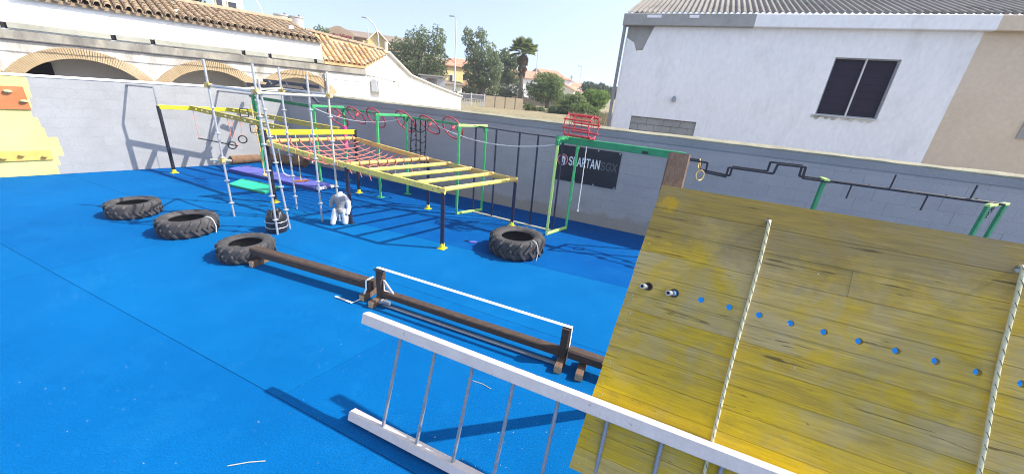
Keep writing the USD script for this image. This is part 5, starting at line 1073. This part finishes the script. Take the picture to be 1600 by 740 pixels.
# fan palm
pc = A3(-.62, 50.0, 7.9); pz = gz_(pc[0], pc[1]) - .1
pl_ = Thing('fan_palm', 'tall fan palm with a brown skirt of dead leaves', 'palm', A3(pc[0], pc[1], pz))
pl_.part('trunk', MB().tube([A3(pc[0] + .05, pc[1], pz), A3(pc[0], pc[1], 5), A3(pc[0], pc[1], 7.9)], [.3, .24, .26], 10), 'bark', smooth=40)
def fans(n, lo, hi, ln_, seed, sp):
    r = np.random.default_rng(seed); mb = MB()
    for k in range(n):
        az, el = r.uniform(0, 6.283), r.uniform(lo, hi); d = A3(math.cos(az) * math.cos(el), math.sin(az) * math.cos(el), math.sin(el)); L_ = ln_ * r.uniform(.8, 1.1)
        b = pc + d * L_ * .45; sd = unit(np.cross(d, Zv + A3(.01, 0, 0))); up_ = np.cross(sd, d)
        mb.tube([pc + A3(0, 0, -.1), b], .022, 4)
        for q in np.linspace(-sp, sp, 13):
            dd = math.cos(q) * d + math.sin(q) * sd; e_ = b + dd * L_ * .6 - Zv * (.16 + .14 * abs(q)); w_ = unit(np.cross(dd, up_)) * .075; mid = b + dd * L_ * .34
            mb.add([b, mid + w_, e_, mid - w_], [[0, 1, 2, 3]])
    return mb
pl_.part('crown', fans(44, -.35, 1.4, 1.85, 4, 1.05), 'leaf_palm')
pl_.part('dead_skirt', leaves([(pc[0], pc[1], 6.9, .62, .62, .5), (pc[0], pc[1], 6.2, .5, .5, .6), (pc[0] , pc[1], 5.6, .36, .36, .5)], 2200, .26, 6, 1.6).tm(trimesh.creation.icosphere(1, .01).apply_translation(pc)), 'leaf_dead')
# norfolk pine far away
npn = Thing('norfolk_pine', 'tiny tiered dark pine on the skyline above the pink houses', 'tree', A3(14.4, 129.2, 4))
npn.part('trunk', MB().tube([A3(14.4, 129.2, 4), A3(14.4, 129.2, 10.3)], [.25, .06], 7), 'bark')
mb = MB()
for k in range(7):
    z = 6.6 + k * .52; R_ = 1.5 * (1 - k / 8.5)
    for q in range(14): a_ = q / 14 * 6.283 + k; mb.add([A3(14.4, 129.2, z + .15), A3(14.4 + R_ * math.cos(a_ - .16), 129.2 + R_ * math.sin(a_ - .16), z), A3(14.4 + R_ * 1.1 * math.cos(a_), 129.2 + R_ * 1.1 * math.sin(a_), z + .12), A3(14.4 + R_ * math.cos(a_ + .16), 129.2 + R_ * math.sin(a_ + .16), z)], [[0, 1, 2, 3]])
npn.part('crown', mb, 'leaf_dark')

def house(name, label, c, yaw, size, wall, roof, rz=1.2, wins=(), gable=True, over=.35, roofname='roof', door=None, cat='house'):
    """c = middle of the front foot; front faces -y before the turn; wins = (x, z, w, h) on the front"""
    w, dpt, h = size; ca, sa = math.cos(yaw), math.sin(yaw); ux, uy = A3(ca, sa, 0), A3(-sa, ca, 0); c = np.asarray(c, float)
    th = Thing(name, label, cat, c)
    th.part('wall', MB().box(c + uy * dpt / 2 + Zv * h / 2, (w, dpt, h), [ux, uy, Zv]), wall)
    o = over
    if gable:        # ridge along ux
        p = [(-o, h), (dpt / 2, h + rz), (dpt + o, h), (dpt + o, h - .12), (dpt / 2, h + rz - .16), (-o, h - .12)]
        mb = MB().poly(Polygon(p), c - ux * (w / 2 + o), uy, Zv, ux, w + 2 * o); th.part(roofname, mb, roof)
        gp = Polygon([(0, h - .02), (dpt / 2, h + rz - .18), (dpt, h - .02)])
        for sx_ in (-w / 2 + .002, w / 2 - .152): th.part('gable', MB().poly(gp, c + ux * sx_, uy, Zv, ux, .15), wall)
    elif rz >= 0:
        a_, b_ = w / 2 + o, dpt / 2 + o
        v = [c + uy * dpt / 2 + ux * sx * a_ + uy * sy * b_ + Zv * h for sx, sy in ((-1, -1), (1, -1), (1, 1), (-1, 1))] + [c + uy * dpt / 2 + ux * sx * max(a_ - b_, .2) + Zv * (h + rz) for sx in (-1, 1)]
        th.part(roofname, MB().tm(trimesh.convex.convex_hull(np.array(v))), roof)
    for (x, z, ww, hh) in wins:
        f = th.part('window', MB().box(c + ux * x - uy * .0 + Zv * z, (ww + .14, .10, hh + .14), [ux, uy, Zv]), 'frame_pale')
        th.part('pane', MB().box(c + ux * x - uy * .04 + Zv * z, (ww, .06, hh), [ux, uy, Zv]), 'glass_dark', under=f)
    return th, ux, uy
# brown sign building and its yellow porch
h1, ux, uy = house('shop_building', 'brown roofed roadside building with red letters on a gabled sign board and yellow porch', (-20.2, 57.6, 4.4), .52, (11.5, 7, 4.1), 'sign_brown', 'roof_brown', 1.0, [(-1.2, 1.6, 1.6, 1.6), (.9, 1.6, 1.4, 1.5), (3.6, 1.7, 1.2, 1.5)], cat='building')
sb = A3(-25.2, 54.2, 4.4) - uy * .2
h1.part('sign_board', MB().poly(Polygon([(-1.75, 3.1), (-1.75, 4.3), (-.3, 4.95), (.2, 4.95), (1.75, 4.3), (1.75, 3.1)]), sb, ux, Zv, uy, .25), 'sign_brown')
h1.part('sign_post', MB().box(sb + ux * 0 + uy * 1.2 + Zv * 1.5, (3.2, 2.0, 3.2), [ux, uy, Zv]), 'glass_dark')
def wobbly(txt, x0, x1, z0, z1):
    t = meshkit.text_mesh(txt, 1.0, .04, bold=True); b = t.bounds; k = (t.vertices - b[0]) / (b[1] - b[0])
    pos = np.array([sb - uy * (.03 + .03 * c_) + ux * (x0 + (x1 - x0) * a_) + Zv * (z0 + (z1 - z0) * b_) for a_, b_, c_ in k]); h1.part('lettering', MB().add(pos, t.faces), 'sign_letter')
wobbly('Bella Vista', -1.5, 1.5, 3.5, 4.1)
yp = A3(-22.2, 55.2, 4.4) - uy * .3
h1.part('porch', MB().box(yp + Zv * 1.5 + ux * .2, (1.3, 2, 4.0), [ux, uy, Zv]), 'house_yellow')
h1.part('porch_gable', MB().poly(Polygon([(.1, 3.0), (.1, 3.6), (1.2, 4.75), (1.5, 4.75), (3.1, 3.1), (3.1, 2.8)]), yp - uy * 1.1, ux, Zv, uy, .4), 'house_yellow')
h1.part('porch_roof', MB().bar(yp - uy * 1.0 + ux * .05 + Zv * 3.6, yp - uy * 1.0 + ux * 1.3 + Zv * 4.85, 1.2, .12).bar(yp - uy * 1.0 + ux * 1.4 + Zv * 4.85, yp - uy * 1.0 + ux * 3.2 + Zv * 3.15, 1.2, .12), 'house_cream')
h1.part('aerial', MB().cyl(yp + ux * .4 + Zv * 4, yp + ux * .4 + Zv * 5.6, .03, 5).cyl(yp + ux * .1 + Zv * 5.5, yp + ux * .7 + Zv * 5.5, .02, 5), 'lamp_metal')
h1.part('porch_glass', MB().box(yp - uy * 1.02 + ux * 2.0 + Zv * 1.4, (1.8, .2, 2.8), [ux, uy, Zv]), 'glass_dark')
h1.part('side_glass', MB().box(A3(-19.6, 56.0, 4.4) - uy * .5 + Zv * 1.4, (3.4, .2, 2.4), [ux, uy, Zv]), 'glass_dark')
# yellow flats behind the tile roof, roof tanks
fx, ux, uy = house('apartment_block', 'yellow apartment block top with a window, rising behind the old tile roof', (-23.6, 32.4, 1.2), .62, (1.9, 5, 8.2), 'house_cream', 'roof_red', 0.0, [(.25, 6.3, .5, .62), (-.55, 6.4, .35, .7)], gable=False, cat='building')
fx.part('balcony', MB().box(A3(-23.6, 32.4, 6.5) - uy * .45 + Zv * .35, (2.1, .9, .75), [ux, uy, Zv]), 'house_yellow')
tk = Thing('water_tanks', 'two ribbed grey concrete water tanks above the tile roof', 'water tank', A3(-22.7, 38.8, 5))
for (x, y, z0, z1) in ((-23.2, 38.5, 3, 7.98), (-22.2, 39.1, 3, 8.0)):
    tk.part('tank', MB().lathe([(0, z0), (.62, z0), (.60, z1 - .05), (.66, z1 - .02), (.66, z1 + .06), (.1, z1 + .1), (0, z1 + .1)], 24, c=(x, y, 0)), 'tank_grey', smooth=40)
    tk.part('hatch', MB().lathe([(0, z1 + .1), (.13, z1 + .1), (.12, z1 + .26), (0, z1 + .28)], 10, c=(x + .3, y + .1, 0)), 'roof_grey')
# houses across the street
house('street_house', 'yellow house with red tile roof behind the tall street lamp', (-11.0, 60.0, 1.6), .6, (3.2, 6, 4.6), 'house_yellow', 'roof_red', .9, [(-.4, 2.8, .5, .9)])
house('street_house', 'orange house half hidden behind the feathery tree', (-8.9, 62.5, 1.6), .5, (4.0, 6, 4.9), 'house_orange', 'roof_red', 1.0, [(.9, 3.2, .6, .9), (-.9, 3.2, .6, .9)])
house('street_house', 'small cream house with a dark window at the foot of the tall street lamp', (-9.6, 52.0, 1.4), .5, (2.6, 4, 2.2), 'house_cream', 'roof_brown', .35, [(.3, 1.2, .3, .8)])
house('street_house', 'white house with orange tile roof behind the palm', (0.2, 80.0, 1.9), .35, (6.2, 7, 4.3), 'house_white', 'roof_red', 1.5, [(-1.6, 2.6, .7, .9), (.4, 2.6, .8, .9), (2.0, 2.6, .7, .9)])
house('street_house', 'yellow house top right above the rounded tree', (6.2, 95, 2.5), .45, (5.2, 7, 5.4), 'house_yellow', 'roof_red', 1.3, [(1.2, 4.2, .8, 1.0)])
house('street_house', 'narrow pale house edge right of the rounded tree', (9.6, 92, 2.5), .4, (1.8, 6, 4.6), 'house_white', 'roof_red', .6, [(.2, 3.0, .5, .8)])
house('street_house', 'pink house with red roof far off below the tiny pine', (15.0, 119, 3.2), .4, (7.0, 8, 3.6), 'house_pink', 'roof_red', 1.1, [(-1.8, 2.2, .8, 1.0), (.6, 2.2, .8, 1.0)])
house('street_house', 'cream gabled house in front of the pink one', (12.0, 88, 2.3), .9, (5.0, 4.6, 2.6), 'house_cream', 'roof_red', 1.0, [(0, 1.5, .7, .9)])
house('street_house', 'rose coloured house row on the far skyline', (19.2, 124, 3.5), .4, (7.5, 8, 4.0), 'house_pink', 'roof_grey', .4, [(-2.4, 2.6, .7, 1.0), (-.4, 2.6, .7, 1.0), (1.8, 2.6, .7, 1.0)])
# concrete kiosk on posts
ks = Thing('concrete_kiosk', 'grey concrete box with an oval opening standing on dark legs', 'kiosk', A3(-8, 34, 1))
ku, kv = unit(A3(2.15, .5, 0)), unit(A3(-.5, 2.15, 0)); ko = A3(-8.0, 34.05, 0)
ov = sbox(-.36, -.14, .36, .14).buffer(.07, 6)
ks.part('box', MB().poly(Polygon([(-1.0, 3.05), (1.05, 3.0), (1.08, 3.82), (-1.0, 3.86)]).difference(Polygon([(x - .1, y + 3.50) for x, y in ov.exterior.coords])), ko, ku, Zv, kv, .12), 'tank_grey')
ks.part('rear_panel', MB().box(ko + kv * .8 + Zv * 3.42, (2.0, .1, .8), [ku, kv, Zv]), 'tank_grey'); ks.part('lid', MB().box(ko + kv * .45 + Zv * 3.92, (2.4, 1.3, .1), [ku, kv, Zv]), 'shed_concrete')
for q in (-.1, .85): ks.part('leg', MB().bar(ko + ku * q + kv * .1, ko + ku * q + kv * .1 + Zv * 3.05, .12, .12), 'roof_grey')
ks.part('shelf', MB().box(ko + kv * .3 + Zv * 2.75 - ku * .2, (1.0, .5, .06), [ku, kv, Zv]), 'house_pink')
# street fence and gate
fe = Thing('street_fence', 'low street wall with white railings and tan panels beyond the grey wall', 'fence', A3(-3, 38, 1))
fu = unit(A3(6.25, .55, 0)); fv = A3(-fu[1], fu[0], 0); f0 = A3(-6.36, 37.46, 0)
for k, (a_, b_) in enumerate(((0, 1.22), (1.30, 2.50))):
    fe.part('rail', MB().bar(f0 + fu * a_ + Zv * 2.70, f0 + fu * b_ + Zv * 2.70, .08, .08).bar(f0 + fu * a_ + Zv * 2.28, f0 + fu * b_ + Zv * 2.28, .06, .06), 'rail_white')
    fe.part('rear_board', MB().box(f0 + fu * (a_ + b_) / 2 + fv * .12 + Zv * 2.5, (b_ - a_, .03, .34), [fu, fv, Zv]), 'roof_grey')
    for q in np.arange(a_ + .12, b_, .24): fe.part('baluster', MB().bar(f0 + fu * q + Zv * 1.4, f0 + fu * q + Zv * 2.28, .05, .05), 'rail_white')
for q in (0, 1.26, 2.52): fe.part('pier', MB().bar(f0 + fu * q + Zv * 1.2, f0 + fu * q + Zv * 2.82, .10, .12), 'frame_pale')
for k in range(4):
    a_ = 2.6 + k * .98; w_ = .90 if k < 3 else .72
    fe.part('panel', MB().box(f0 + fu * (a_ + w_ / 2) + Zv * 1.95, (w_, .12, 1.5), [fu, fv, Zv]), 'fence_tan')
    if k < 3: fe.part('panel_post', MB().bar(f0 + fu * (a_ + w_ + .04) + Zv * 1.2, f0 + fu * (a_ + w_ + .04) + Zv * 2.64, .075, .08, up=fv), 'fence_post_dark')
fe.part('base', MB().box(f0 + fu * 1.28 + fv * .02 + Zv * 1.35, (2.6, .2, .5), [fu, fv, Zv]), 'fence_tan')
gt2 = Thing('street_gate', 'dark blue sheet gate beside the white railings', 'gate', A3(-6.8, 37.3, 1))
gt2.part('leaf', MB().box(A3(-6.86, 37.34, 2.05), (.40, .04, 1.5), [fu, fv, Zv]), 'gate_blue'); gt2.part('gate_post', MB().bar(A3(-6.52, 37.4, 1.1), A3(-6.52, 37.4, 2.88), .12, .12), 'fence_post_dark')
for q in range(4): gt2.part('slat', MB().box(A3(-7.02 + .11 * q, 37.315, 2.05), (.03, .02, 1.45), [fu, fv, Zv]), 'rung_steel')
# rough boundary wall under the rounded tree
one('garden_wall', MB().box(A3(2.5, 55, 1.9), (8.5, .3, 1.7)), 'fence_post_dark', 'dark garden wall in the shade of the rounded tree', 'wall')
# street lamps
def lamp(label, x, y, ztop, arm, curved=False, r=.06):
    z0 = gz_(x, y) - .1; th = Thing('street_lamp', label, 'street lamp', A3(x, y, z0), 'street lamps along the road')
    arm = np.asarray(arm, float)
    if curved:
        t = np.linspace(0, 1, 12); pts = [A3(x, y, z0), A3(x, y, ztop - 2.0)] + [A3(x, y, ztop - 2.0) + arm * (1 - math.cos(q * 1.45)) + Zv * 2.0 * math.sin(q * 1.45) for q in t[1:]]
        th.part('pole', MB().tube(pts, r, 7), 'lamp_metal', smooth=True); e_ = pts[-1]
    else:
        th.part('pole', MB().tube([A3(x, y, z0), A3(x, y, ztop)], [r * 1.2, r * .8], 8), 'lamp_metal', smooth=True); e_ = A3(x, y, ztop) + arm
        th.part('bracket', MB().cyl(A3(x, y, ztop - .04), e_, r * .6, 6), 'lamp_metal')
    d = unit(arm); th.part('lantern', MB().bar(e_ - d * .1, e_ + d * .42, .24, .10), 'rung_steel')
lamp('curved white street lamp over the brown sign building', -17.3, 46.9, 9.55, (-1.35, -.5, 0), True)
lamp('curved white street lamp by the yellow flats, cut off at the top', -22.85, 35.25, 9.4, (-1.7, -1.0, 0), True)
lamp('tallest straight street lamp between the two big trees', -7.95, 44.3, 10.1, (-.32, -.06, 0), r=.075)
lamp('straight street lamp between palm and rounded tree', 1.35, 60, 9.5, (-.4, 0, 0))
lamp('farthest thin street lamp over the pink houses', 9.9, 74.3, 8.75, (-.35, 0, 0))
lamp('short thin lamp post in the green trees', 8.4, 60.0, 4.6, (-.25, 0, 0), r=.045)
# dry grass verge by the warehouse
vb_ = MB(); r_ = np.random.default_rng(41)
for k in range(5200):
    x, y = r_.uniform(4.2, 11.0), r_.uniform(27, 42); z = gz_(x, y) - .03; h = r_.uniform(.25, .6); a_ = r_.uniform(0, 6.28); w_ = .03; tip = A3(x + r_.normal(0, .12), y + r_.normal(0, .12), z + h)
    vb_.add([A3(x - w_ * math.cos(a_), y - w_ * math.sin(a_), z), A3(x + w_ * math.cos(a_), y + w_ * math.sin(a_), z), tip], [[0, 1, 2]])
one('dry_grass', vb_, 'dry_ground', 'dry straw coloured grass on the verge past the wall', 'grass', kind='stuff')
# haze in the street air
hz = MB().box(A3(0, 0, 5.2), (1420, 1420, 14.6))
usdkit.material(stage, '/World/Looks/haze_air', {'v': ('principled_volume', {'color': (.86, .92, 1.0), 'density': 0.0009, 'anisotropy': .2})}, [], volume='v.volume')
HAZE = True
if HAZE: one('haze', hz, 'haze_air', 'thin pale summer haze', 'haze', kind='stuff')
